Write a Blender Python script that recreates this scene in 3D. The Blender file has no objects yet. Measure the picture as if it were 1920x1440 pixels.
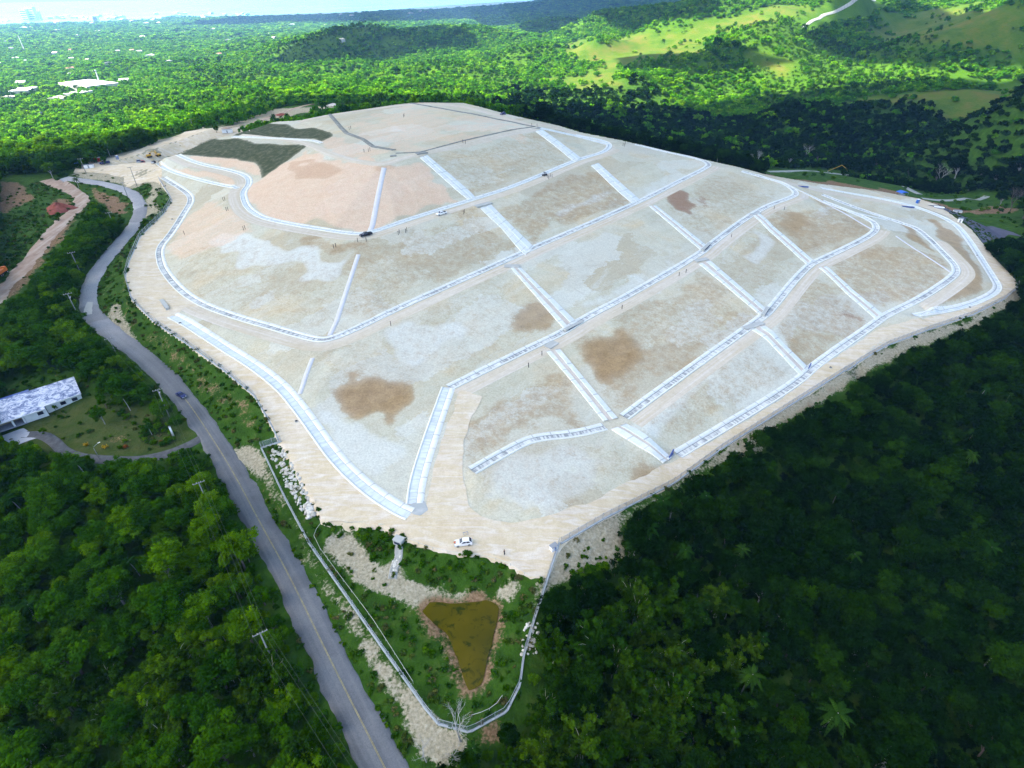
import bpy, bmesh, math, random
import numpy as np
from mathutils import Vector, Matrix
from mathutils.bvhtree import BVHTree
from mathutils.geometry import delaunay_2d_cdt

random.seed(11)
rng = np.random.default_rng(5)
S = bpy.context.scene
COL = S.collection

# ---------------------------------------------------------------- camera
PW, PH, FOC = 1920.0, 1440.0, 1080.0
CAMZ = 114.0
PITCH = math.atan2(720 + 20, FOC)
ROLL = math.radians(-1.1)
cf = np.array((0, math.cos(PITCH), -math.sin(PITCH)))
r0 = np.array((1.0, 0, 0)); u0 = np.array((0, math.sin(PITCH), math.cos(PITCH)))
cr = math.cos(ROLL) * r0 + math.sin(ROLL) * u0
cu = -math.sin(ROLL) * r0 + math.cos(ROLL) * u0
cpos = np.array((0.0, 0.0, CAMZ))
def ray(px, py):
    return cf + (px - 960) / FOC * cr - (py - 720) / FOC * cu
def P(px, py, z):
    d = ray(px, py)
    t = (z - CAMZ) / d[2]
    return (d[0] * t, d[1] * t, z)
def proj(x, y, z):
    v0 = x; v1 = y; v2 = z - CAMZ
    dz = v0 * cf[0] + v1 * cf[1] + v2 * cf[2]
    dx = v0 * cr[0] + v1 * cr[1] + v2 * cr[2]
    dy = v0 * cu[0] + v1 * cu[1] + v2 * cu[2]
    return 960 + FOC * dx / dz, 720 - FOC * dy / dz, dz

cam = bpy.data.cameras.new('camera'); camo = bpy.data.objects.new('camera', cam); COL.objects.link(camo)
cam.sensor_width = 36; cam.lens = FOC / PW * 36; cam.clip_start = 1; cam.clip_end = 60000
M4 = Matrix(((cr[0], cu[0], -cf[0], 0), (cr[1], cu[1], -cf[1], 0), (cr[2], cu[2], -cf[2], CAMZ), (0, 0, 0, 1)))
camo.matrix_world = M4
S.camera = camo

# ---------------------------------------------------------------- helpers
def tag(o, label=None, cat=None, group=None, kind=None):
    if label: o['label'] = label
    if cat: o['category'] = cat
    if group: o['group'] = group
    if kind: o['kind'] = kind
    return o
def empty(name, loc=(0, 0, 0), rz=0.0):
    o = bpy.data.objects.new(name, None); COL.objects.link(o)
    o.location = loc; o.rotation_euler = (0, 0, rz); o.empty_display_size = 0.5
    return o
def mesh_obj(name, verts, faces, mat=None, parent=None, smooth=False):
    me = bpy.data.meshes.new(name)
    me.from_pydata([tuple(v) for v in verts], [], faces)
    if mat: me.materials.append(mat)
    if smooth: me.polygons.foreach_set('use_smooth', [True] * len(me.polygons))
    me.update()
    o = bpy.data.objects.new(name, me); COL.objects.link(o)
    if parent: o.parent = parent
    return o
def grid_mesh(name, V, nx, ny, mat, keep=None, smooth=True, attrs=None):
    """V: (ny*nx,3) numpy; quads kept where keep (ny-1,nx-1) is true"""
    i = np.arange((ny - 1) * (nx - 1)); r = i // (nx - 1); c = i % (nx - 1)
    q = np.stack([r * nx + c, r * nx + c + 1, (r + 1) * nx + c + 1, (r + 1) * nx + c], 1)
    if keep is not None: q = q[keep.ravel()]
    used = np.zeros(len(V), bool); used[q.ravel()] = True
    idx = np.cumsum(used) - 1
    V2 = V[used]; q = idx[q]
    me = bpy.data.meshes.new(name)
    me.vertices.add(len(V2)); me.vertices.foreach_set('co', V2.astype(np.float32).ravel())
    me.loops.add(len(q) * 4); me.loops.foreach_set('vertex_index', q.astype(np.int32).ravel())
    me.polygons.add(len(q)); me.polygons.foreach_set('loop_start', (np.arange(len(q)) * 4).astype(np.int32))
    me.polygons.foreach_set('use_smooth', np.full(len(q), smooth))
    me.update(calc_edges=True); me.validate()
    for k, a in (attrs or {}).items():
        at = me.attributes.new(k, 'FLOAT', 'POINT'); at.data.foreach_set('value', a[used].astype(np.float32))
    me.materials.append(mat)
    o = bpy.data.objects.new(name, me); COL.objects.link(o)
    return o
def in_poly(px, py, poly):
    px = np.asarray(px, float); py = np.asarray(py, float)
    res = np.zeros(px.shape, bool)
    n = len(poly); j = n - 1
    for i in range(n):
        xi, yi = poly[i]; xj, yj = poly[j]
        if yi != yj:
            c = ((yi > py) != (yj > py)) & (px < (xj - xi) * (py - yi) / (yj - yi) + xi)
            res ^= c
        j = i
    return res
# value noise (numpy)
_tab = rng.random((256, 256))
def vnoise(x, y):
    xi = np.floor(x).astype(int); yi = np.floor(y).astype(int)
    fx = x - xi; fy = y - yi
    fx = fx * fx * (3 - 2 * fx); fy = fy * fy * (3 - 2 * fy)
    a = _tab[yi & 255, xi & 255]; b = _tab[yi & 255, (xi + 1) & 255]
    c = _tab[(yi + 1) & 255, xi & 255]; d = _tab[(yi + 1) & 255, (xi + 1) & 255]
    return (a * (1 - fx) + b * fx) * (1 - fy) + (c * (1 - fx) + d * fx) * fy - 0.5
def fbm(x, y, s, octv=4):
    x = np.asarray(x, float); y = np.asarray(y, float)
    r = 0; a = 1.0
    for k in range(octv):
        r = r + a * vnoise(x / s + 17.3 * k, y / s + 9.1 * k); a *= .5; s *= .5
    return r
def smooth(a, b, x):
    t = np.clip((x - a) / (b - a), 0, 1); return t * t * (3 - 2 * t)

# ---------------------------------------------------------------- materials
MATS = {}
class NB:
    def __init__(s, name):
        s.m = bpy.data.materials.new(name); s.m.use_nodes = True
        s.nt = s.m.node_tree; s.nt.nodes.clear()
        s.out = s.nt.nodes.new('ShaderNodeOutputMaterial')
    def n(s, t, **kw):
        o = s.nt.nodes.new(t)
        for k, v in kw.items(): setattr(o, k, v)
        return o
    def L(s, a, b): s.nt.links.new(a, b)
    def coord(s, kind='Object'):
        return s.n('ShaderNodeTexCoord').outputs[kind]
    def noise(s, vec, scale, detail=4, rough=.55, dist=0):
        o = s.n('ShaderNodeTexNoise'); s.L(vec, o.inputs['Vector'])
        o.inputs['Scale'].default_value = scale; o.inputs['Detail'].default_value = detail
        o.inputs['Roughness'].default_value = rough; o.inputs['Distortion'].default_value = dist
        return o.outputs['Fac']
    def ramp(s, fac, stops):
        o = s.n('ShaderNodeValToRGB'); s.L(fac, o.inputs[0])
        e = o.color_ramp.elements
        while len(e) > 1: e.remove(e[0])
        e[0].position = stops[0][0]; e[0].color = col4(stops[0][1])
        for p, c in stops[1:]:
            q = e.new(p); q.color = col4(c)
        return o.outputs[0]
    def mix(s, fac, a, b, mode='MIX'):
        o = s.n('ShaderNodeMix', data_type='RGBA', blend_type=mode)
        if isinstance(fac, (int, float)): o.inputs[0].default_value = fac
        else: s.L(fac, o.inputs[0])
        for i, v in ((6, a), (7, b)):
            if isinstance(v, (tuple, list)): o.inputs[i].default_value = col4(v)
            else: s.L(v, o.inputs[i])
        return o.outputs[2]
    def math(s, op, a, b=0.0, c=0.0):
        o = s.n('ShaderNodeMath', operation=op)
        for i, v in enumerate((a, b, c)):
            if isinstance(v, (int, float)): o.inputs[i].default_value = v
            else: s.L(v, o.inputs[i])
        return o.outputs[0]
    def attr(s, name):
        return s.n('ShaderNodeAttribute', attribute_name=name).outputs['Fac']
    def mapped(s, vec, scale, rot=0.0):
        o = s.n('ShaderNodeMapping'); s.L(vec, o.inputs[0])
        o.inputs['Scale'].default_value = scale; o.inputs['Rotation'].default_value = (0, 0, rot)
        return o.outputs[0]
    def turned(s, vec, rot, scale):
        a = s.n('ShaderNodeMapping'); s.L(vec, a.inputs[0]); a.inputs['Rotation'].default_value = (0, 0, rot)
        c = s.n('ShaderNodeMapping'); s.L(a.outputs[0], c.inputs[0]); c.inputs['Scale'].default_value = scale
        return c.outputs[0]
    def bump(s, h, strength=.5, dist=.1):
        o = s.n('ShaderNodeBump'); s.L(h, o.inputs['Height'])
        o.inputs['Strength'].default_value = strength; o.inputs['Distance'].default_value = dist
        return o.outputs[0]
    def bsdf(s, color, rough=.9, spec=.2, normal=None, metal=0.0):
        o = s.n('ShaderNodeBsdfPrincipled')
        if isinstance(color, (tuple, list)): o.inputs['Base Color'].default_value = col4(color)
        else: s.L(color, o.inputs['Base Color'])
        o.inputs['Roughness'].default_value = rough
        o.inputs['Specular IOR Level'].default_value = spec
        o.inputs['Metallic'].default_value = metal
        if normal is not None: s.L(normal, o.inputs['Normal'])
        s.L(o.outputs[0], s.out.inputs[0]); return o
def col4(c): return (c[0], c[1], c[2], 1.0)
def plain(name, color, rough=.6, spec=.3, metal=0.0, var=.12, scale=2.0):
    if name in MATS: return MATS[name]
    b = NB(name); n = b.noise(b.coord(), scale, 3)
    lo = tuple(c * (1 - var) for c in color); hi = tuple(min(1, c * (1 + var)) for c in color)
    b.bsdf(b.ramp(n, [(.3, lo), (.7, hi)]), rough, spec, None, metal)
    MATS[name] = b.m; return b.m
# ---------------------------------------------------------------- control lines (pixel x, pixel y, height)
B1 = [(337,290,26),(375,307,25.5),(440,320,25),(468,330,24.5),(473,345,24),(459,360,23.5),(463,378,23),(472,393,22.6),(500,410,22),(580,425,21.5),(660,437,21),(690,437,21),(760,412,21.8),(880,375,23),(960,350,23.8),(1070,303,25.5),(1095,295,25.8),(1130,285,26.3),(1143,273,26.8),(1128,264,27.8),(1080,254,31)]
B1b = [(300,305,22.5),(320,320,22.5),(380,338,22.6),(435,350,22.9),(450,353,23)]
B2 = [(310,333,20.5),(355,360,19),(365,375,18.3),(350,400,17),(325,440,15),(303,465,13.5),(306,490,12),(315,510,11),(345,545,10),(385,570,9.3),(440,590,8.8),(480,602,8.5),(550,622,8.2),(600,636,8),(620,633,8.1),(660,617,8.5),(740,578,9.5),(860,525,11),(955,483,12.3),(1003,461,12.8),(1100,420,14),(1185,382,15.2),(1205,373,15.4),(1290,330,16.8),(1320,315,17.2),(1328,308,17.6),(1310,299,18.6),(1240,284,22),(1190,272,25)]
B3 = [(838,725,2),(960,665,2.6),(1055,620,3.5),(1083,600,3.8),(1180,550,5),(1310,475,6.5),(1325,460,6.7),(1400,405,8),(1440,383,8.6),(1480,370,9.3),(1492,362,9.6),(1470,345,11.3),(1440,336,12.8),(1390,322,15.5)]
B4 = [(1165,780,-2.3),(1240,725,-1.6),(1420,597,0),(1440,580,0.2),(1480,530,0.6),(1512,497,1),(1528,489,1.1),(1580,465,1.5),(1630,440,1.9),(1642,425,2.2),(1625,410,3),(1540,378,6.5)]
B5 = [(880,880,0.6),(960,835,0.0),(1000,817,-0.5),(1080,810,-1.6),(1130,797,-2.3)]
TO = [(1265,850,-7),(1440,747,-6.6),(1500,706,-6.2),(1520,685,-6),(1640,602,-5.6),(1655,590,-5.5),(1720,560,-5.2),(1780,520,-4.8),(1792,505,-4.5),(1770,480,-4),(1720,430,-2.7),(1690,420,-2),(1600,390,1.5),(1540,366,5)]
PR = [(1710,592,-7),(1800,575,-7.5),(1850,555,-8),(1868,540,-8),(1860,525,-8),(1800,430,-7),(1770,410,-6.5),(1720,390,-5.2),(1660,375,-3),(1600,365,-0.5),(1540,354,3)]
PL = [(330,590,8.5),(360,605,8),(430,650,6.5),(480,680,5.5),(530,718,4.2),(555,745,3.6),(590,790,2.7),(640,860,1.3),(700,915,0.6),(755,950,0.1),(775,958,0)]
SC = [(847,728,2),(812,830,0.9),(790,905,0.2),(786,945,0)]
# outline of the cap and its perimeter track, clockwise from the entrance
CO_front = [(300,303,22.3),(300,335,20.8),(325,375,18.5),(310,400,17),(266,443,14.5),(245,490,12.5),(238,520,11.2),(250,560,9.8),(290,600,8.3),(350,640,6.8),(420,690,4.8),(480,740,3.4),(515,800,2.2),(528,828,1.8),(575,915,0.5),(600,960,0),(607,978,-0.2),(720,985,-0.3),(755,1003,-.4),(790,1018,-0.5),(850,1032,-0.6),(920,1040,-0.8),(955,1052,-1),(995,1078,-1.8),(1022,1078,-2),(1049,1017,-1.2),(1095,990,-2),(1140,965,-3),(1200,935,-5),(1260,905,-7.4),(1350,840,-7.6),(1440,783,-7.2),(1540,720,-6.9),(1600,682,-6.7),(1660,647,-6.7),(1740,617,-7.2),(1820,590,-8),(1880,560,-8.6),(1906,538,-9),(1903,525,-9),(1860,480,-9),(1820,430,-8.5),(1760,385,-7.5),(1720,372,-6.5),(1640,357,-4)]
CO_back = [(1540,345,2.0),(1440,328,11.3),(1380,312,15.2),(1310,297,18.3),(1240,281,22),(1170,264,26.5),(1090,248,31.5),(1050,236,34.2),(960,216,37),(940,211,37.5),(900,200,38.5),(870,193,39),(790,192,40),(768,193,40),(735,197,39.5),(620,214,38),(560,226,36.5),(515,228,35.5),(480,240,34.2),(436,253,31.6),(395,262,29.5),(337,288,26.2)]
TOPS = [[(743,290,38),(790,287,38),(870,265,38.2),(960,245,38),(1005,239,37.5)],
        [(588,221,37.8),(640,240,37.8),(652,250,37.9),(680,261,38),(700,275,38),(740,283,38)],
        [(440,256,31.5),(520,259,33.5),(590,262,35.5),(605,268,35.8),(640,255,37)],
        [(480,268,32.5),(575,272,35.2),(620,291,36),(670,304,36.3),(720,310,36.3),(745,302,37)],
        [(800,230,40),(860,225,40)]]
MOUND = [(866,905,0.1),(880,945,-0.2),(905,970,-0.5),(960,983,-0.9),(1040,965,-1.4),(1110,938,-2.8),(1180,905,-4.6),(1245,873,-6.5)]
ROAD = [(800,1600,-6.5),(722,1440,-6),(630,1260,-5.6),(543,1080,-5),(490,985,-4.5),(440,890,-3.8),(400,825,-3),(350,750,-1.5),(302,697,0),(235,643,2.2),(182,603,4.2),(164,570,5.4),(169,530,7),(194,490,8.6),(230,450,10.6),(256,418,12.4),(265,393,13.8),(258,372,14.8),(240,358,15.8),(200,346,17),(150,338,18.2),(120,334,19)]
DIRT = [(-60,620,3.5),(0,555,5.5),(45,500,7.5),(100,432,11),(135,398,13),(157,380,14.2),(150,364,15.2),(125,352,16.5),(85,338,18)]
FENCE_POND = [(490,840,-1.4),(535,935,-2.6),(580,1020,-3.4),(625,1084,-4.1),(690,1177,-4.6),(750,1262,-5),(800,1332,-5.2),(822,1358,-5.3),(880,1374,-5.4),(950,1335,-5.3),(975,1285,-5),(982,1230,-4.6),(1002,1162,-3.8),(1027,1085,-2.4)]
POND = [(790,1146),(808,1127),(850,1133),(915,1126),(937,1138),(931,1180),(916,1240),(905,1280),(880,1298),(868,1278),(860,1240),(835,1190),(808,1162)]
PONDZ = -5.2
NEAR = [(0,1440,-10),(0,1100,-8),(200,1200,-8),(0,900,-5),(100,940,-5),(350,1300,-7.5),(500,1440,-7.5),(300,1000,-6),(150,790,-2.5),(60,830,-3),(0,760,-3),(0,690,0),(150,680,1),(260,820,-2),(60,600,3.5),(60,460,9),(0,420,12),(60,370,16),(0,345,19),(0,320,20),(60,330,19),(110,300,20),(190,310,21),(260,290,22),(330,265,24),(400,240,28),(200,300,21.5),
        (650,1000,-2.6),(700,1010,-2.5),(760,1180,-4.2),(660,1080,-4),(720,1190,-4.6),(700,1100,-4),(780,1250,-4.6),(840,1330,-4.8),(900,1340,-4.9),(950,1270,-4.6),(955,1180,-4.2),(980,1110,-3.2),(760,1060,-2.8),(830,1070,-3),(930,1075,-3),(880,1110,-4.4),(820,1110,-4.6),
        (1150,1000,-4),(1100,1060,-4),(1060,1180,-6),(1150,1250,-10),(1050,1400,-9),(1250,1050,-13),(1200,1440,-13),(1500,1440,-18),(1900,1440,-22),(1900,1000,-26),(1500,1000,-25),(1700,850,-26),(1350,1200,-17),(1900,700,-27),(1620,760,-20),(1400,920,-18),(900,1440,-6.5)]

# ---------------------------------------------------------------- world polylines
def world(line): return np.array([P(*p) for p in line])
def resample(pl, step):
    pl = np.asarray(pl, float)
    seg = np.sqrt((np.diff(pl[:, :2], axis=0) ** 2).sum(1)); s = np.concatenate([[0], np.cumsum(seg)])
    n = max(2, int(round(s[-1] / step)) + 1); t = np.linspace(0, s[-1], n)
    return np.stack([np.interp(t, s, pl[:, k]) for k in range(pl.shape[1])], 1)
def chaikin(pl, it=2):
    pl = np.asarray(pl, float)
    for _ in range(it):
        a = pl[:-1] * .75 + pl[1:] * .25; b = pl[:-1] * .25 + pl[1:] * .75
        m = np.empty((len(a) * 2, pl.shape[1])); m[0::2] = a; m[1::2] = b
        pl = np.vstack([pl[:1], m, pl[-1:]])
    return pl
def offset(pl, d):
    """to the right-hand side of travel (positive d)"""
    t = np.gradient(pl[:, :2], axis=0); t /= np.maximum(1e-6, np.linalg.norm(t, axis=1))[:, None]
    n = np.stack([t[:, 1], -t[:, 0]], 1)
    q = pl.copy(); q[:, :2] += n * d; return q
LINES = {}
for nm, l in dict(B1=B1, B1b=B1b, B2=B2, B3=B3, B4=B4, B5=B5, TO=TO, PR=PR, PL=PL, SC=SC, ROAD=ROAD, DIRT=DIRT).items():
    LINES[nm] = resample(chaikin(world(l), 2), 2.0)

# ---------------------------------------------------------------- far height function
FARC = []
for px, py, z in [(-300,260,0),(-300,180,-18),(-300,110,-28),(-300,60,-45),(0,270,8),(0,220,-6),(0,160,-18),(0,110,-28),(0,75,-38),(0,50,-50),(0,38,-60),
                  (250,230,4),(250,170,-12),(250,120,-22),(250,75,-34),(250,50,-48),(250,34,-60),
                  (480,165,2),(480,120,-14),(480,85,-26),(480,55,-40),(480,34,-52),(480,24,-61),
                  (720,170,4),(720,140,-6),(720,105,-6),(640,115,-4),(720,75,-22),(720,50,-36),(720,34,-45),(720,22,-58),(720,18,-64),
                  (950,180,-6),(950,150,-6),(880,80,-2),(960,70,-12),(860,40,-22),(950,30,-22),(950,16,-58),(900,18,-61),
                  (1150,180,-10),(1080,140,0),(1040,60,6),(1090,75,-8),(1150,60,-8),(1150,40,-5),(1190,17,4),(1110,22,-14),(1250,120,14),(1150,95,14),
                  (1300,200,-24),(1300,150,-4),(1300,75,34),(1400,45,56),(1450,100,26),(1480,20,74),(1600,5,82),
                  (1450,230,-28),(1450,170,-12),(1600,140,0),(1550,90,24),(1650,60,34),(1700,110,4),(1800,90,34),(1750,40,54),(1850,22,70),(1950,40,66),(2100,60,80),(2200,150,40),
                  (1900,130,10),(1650,190,-8),(1800,170,6),(1900,230,-4),(1650,260,-28),(1800,320,-24),(1900,330,-18),(1500,290,-34),(1300,260,-28),(1150,225,-18),(2100,300,0),(2200,420,-10),(2100,600,-25),
                  (1650,340,-24),(1780,360,-20)]:
    FARC.append(P(px, py, z))
FARC += [(0,0,-10),(-200,0,-10),(200,0,-20),(-330,150,2),(-450,330,14),(380,150,-26),(0,-300,-10),(600,-200,-30),(-600,-200,0),(-900,400,0),(900,300,-10),(-150,620,14),(-50,640,14),(80,560,-4),(-260,520,18),(-2500,1500,-20),(-6000,4000,-70),(-3000,9000,-90),(0,9500,-95),(4000,9000,-20),(2500,7000,150),(1500,6500,130),(900,6200,90),(2200,5200,120),(6000,4000,100),(3000,1500,60),(700,7000,-30),(-2000,7500,-85),(-4500,6000,-85),(-8000,9000,-110),(8000,9000,60)]
FARC = np.array(FARC)
def _phi(dx, dy, c): return np.sqrt(dx * dx + dy * dy + c * c)
_c = 60.0
_A = _phi(FARC[:, None, 0] - FARC[None, :, 0], FARC[:, None, 1] - FARC[None, :, 1], _c)
_A[np.arange(len(FARC)), np.arange(len(FARC))] += -2.0
_zm = FARC[:, 2].mean()
_w = np.linalg.solve(_A, FARC[:, 2] - _zm)
BUMPS = []
for px, py, am, rd_, an in [(600,112,26,130,.3),(680,104,30,150,-.2),(540,108,18,120,.5),(760,80,20,200,.2),(840,74,18,180,-.3),(890,96,30,150,.6),(1040,62,26,200,.3),(1090,92,20,110,-.4),(1000,128,18,90,.5),(1160,88,20,120,.8),(500,88,18,200,.2),(560,68,14,220,0),(1230,92,22,140,.4),(1380,80,30,180,.5),(700,62,12,220,.1),(930,60,14,220,-.2),(1120,128,20,80,.7),(1290,112,22,110,.3),(1440,135,18,90,.5),(1560,100,26,120,.9),(1700,80,26,160,.4),(1330,150,16,80,.6),(1480,210,18,80,.9),(1620,215,16,90,.5),(1200,170,14,80,.5),(640,140,12,90,.3),(820,150,12,90,-.2),(420,140,10,120,.2),(230,120,10,150,.1)]:
    q_ = P(px, py, -8); BUMPS.append((q_[0], q_[1], am * 1.45, rd_, an))
def farz(x, y):
    x = np.asarray(x, float); y = np.asarray(y, float); sh = x.shape
    x = x.ravel(); y = y.ravel(); out = np.empty(len(x))
    for i in range(0, len(x), 20000):
        out[i:i + 20000] = _phi(x[i:i + 20000, None] - FARC[None, :, 0], y[i:i + 20000, None] - FARC[None, :, 1], _c) @ _w + _zm
    r = np.hypot(x, y)
    k = smooth(520, 1500, r)
    hill = smooth(-60, 500, x - y * .12)            # the right side is rugged, the coastal plain is flat
    out += k * (fbm(x, y, 330, 4) * (8 + 16 * hill) + fbm(x + 900, y, 90, 3) * (3 + 8 * hill))
    out += smooth(1500, 4000, r) * hill * fbm(x - 50, y + 70, 900, 3) * 16
    for bx, by, am, rd_, an in BUMPS:
        ca, sa = math.cos(an), math.sin(an); u = (x - bx) * ca + (y - by) * sa; v = -(x - bx) * sa + (y - by) * ca
        out += am * np.exp(-(u / rd_) ** 2 - (v / (rd_ * .45)) ** 2)
    return out.reshape(sh)

# ---------------------------------------------------------------- near triangulated surface
pts = []
def addp(pl): pts.extend([tuple(p) for p in pl])
BENCH_W = 9.6
for nm in ('B1', 'B2', 'B3', 'B4', 'TO'):
    l = LINES[nm][::2]; addp(l)
    o = offset(LINES[nm], 3.4)[::2].copy(); o[:, 2] -= .05; addp(o)
    o = offset(LINES[nm], BENCH_W)[::2].copy(); o[:, 2] -= .25
    o = o[:int(len(o) * dict(B1=.9, B2=.89, B3=.86, B4=.86, TO=.78)[nm])]
    if nm == 'B2': o = o[38:]                      # its first leg runs beside the wide perimeter track
    if nm == 'TO': o = o[int(len(o) * .42):]
    addp(o)
for nm in ('B1b', 'PR', 'PL', 'SC', 'B5'):
    addp(LINES[nm][::2]); o = offset(LINES[nm], 3.4)[::2].copy(); addp(o)
COF = resample(world(CO_front), 4.0); COB = resample(world(CO_back), 5.0)
addp(COF); addp(COB)
for t in TOPS: addp(resample(world(t), 5.0))
addp(resample(world(MOUND), 4.0))
for nm, hw in (('ROAD', 3.9), ('DIRT', 3.6)):
    l = LINES[nm][::3]; addp(l); addp(offset(l, hw)); addp(offset(l, -hw))
addp(resample(world(FENCE_POND), 4.0))
pw = np.array([P(x, y, PONDZ) for x, y in POND]); addp(resample(np.vstack([pw, pw[:1]]), 2.0))
pc = pw[:, :2].mean(0)
for k in (.78, .4): addp([(pc[0] + (p[0] - pc[0]) * k, pc[1] + (p[1] - pc[1]) * k, PONDZ - .9) for p in resample(np.vstack([pw, pw[:1]]), 3.0)])
for p in NEAR: pts.append(P(*p))
# ground falling away outside the back and right edges of the cap
cob = np.vstack([COF[-25:], COB])
for d, dz in ((14, -5), (32, -12)):
    o = offset(cob, d).copy(); o[:, 2] += dz
    m = np.ones(len(o), bool)
    addp(o[m][::2])
rf = np.array([p for p in COF if p[0] > 12 and p[1] < 290]); o = offset(rf, 10); o[:, 2] -= 4; addp(o[::2])
pts = np.array(pts)
X0, X1, Y0, Y1 = -440.0, 520.0, -160.0, 720.0
core = pts.copy()
gx, gy = np.meshgrid(np.arange(X0, X1 + 1, 24.0), np.arange(Y0, Y1 + 1, 22.0)); g = np.stack([gx.ravel(), gy.ravel()], 1)
dmin = np.array([np.min((core[:, 0] - a) ** 2 + (core[:, 1] - b) ** 2) for a, b in g])
edge = (g[:, 0] <= X0 + 1) | (g[:, 0] >= X1 - 20) | (g[:, 1] <= Y0 + 1) | (g[:, 1] >= Y1 - 20)
g = g[(dmin > 62 ** 2) | edge]
pts = np.vstack([pts, np.stack([g[:, 0], g[:, 1], farz(g[:, 0], g[:, 1])], 1)])
# thin out near duplicates
seen = {}; keepi = []
for i, p in enumerate(pts):
    c = (int(p[0] // 1.1), int(p[1] // 1.1))
    if c in seen: continue
    seen[c] = i; keepi.append(i)
pts = pts[keepi]
tv, te, tf, *_r = delaunay_2d_cdt([Vector((p[0], p[1])) for p in pts], [], [], 0, 1e-4)
ov = _r[0]
zz = [pts[o[0]][2] if o else 0.0 for o in ov]
TINV = [Vector((v.x, v.y, z)) for v, z in zip(tv, zz)]
TIN = BVHTree.FromPolygons(TINV, [tuple(f) for f in tf])
DOWN = Vector((0, 0, -1))
def hz(x, y):
    if X0 < x < X1 and Y0 < y < Y1:
        h = TIN.ray_cast(Vector((x, y, 500)), DOWN)
        if h[0] is not None: return h[0].z
    return float(farz(np.array([x]), np.array([y]))[0])
def hzs(x, y):
    x = np.asarray(x, float); y = np.asarray(y, float)
    out = farz(x, y); fx = x.ravel(); fy = y.ravel(); fo = out.ravel()
    m = np.where((fx > X0) & (fx < X1) & (fy > Y0) & (fy < Y1))[0]
    rc = TIN.ray_cast
    for i in m:
        h = rc(Vector((fx[i], fy[i], 500)), DOWN)
        if h[0] is not None: fo[i] = h[0].z
    return fo.reshape(x.shape)
def at(px, py, dz=0.0):
    """the point of the ground seen at a photo position"""
    d = Vector(ray(px, py)).normalized()
    h = TIN.ray_cast(Vector(cpos), d)
    if h[0] is not None: return Vector((h[0].x, h[0].y, h[0].z + dz))
    t = 500.0 * 1.008 ** np.arange(410); q = cpos[None, :] + np.array(d)[None, :] * t[:, None]
    below = np.where(q[:, 2] < farz(q[:, 0], q[:, 1]))[0]
    k = below[0] if len(below) else len(t) - 1
    return Vector((q[k, 0], q[k, 1], (hz(q[k, 0], q[k, 1]) if len(below) else q[k, 2]) + dz))

CAPPOLY = [(p[0], p[1]) for p in COF] + [(p[0], p[1]) for p in COB]

# ---------------------------------------------------------------- ground sheet
def axis(lo, hi, step, far_lo, far_hi, gr):
    a = list(np.arange(lo, hi + .01, step)); s = step; v = hi
    while v < far_hi: s *= gr; v += s; a.append(v)
    s = step; v = lo; b = []
    while v > far_lo: s *= gr; v -= s; b.append(v)
    return np.array(b[::-1] + a)
def dist_to_poly(x, y, poly, step=1):
    pl = np.array(poly)[::step]; d = np.full(len(x), 1e9)
    for q in pl: d = np.minimum(d, (x - q[0]) ** 2 + (y - q[1]) ** 2)
    return np.sqrt(d)
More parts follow.
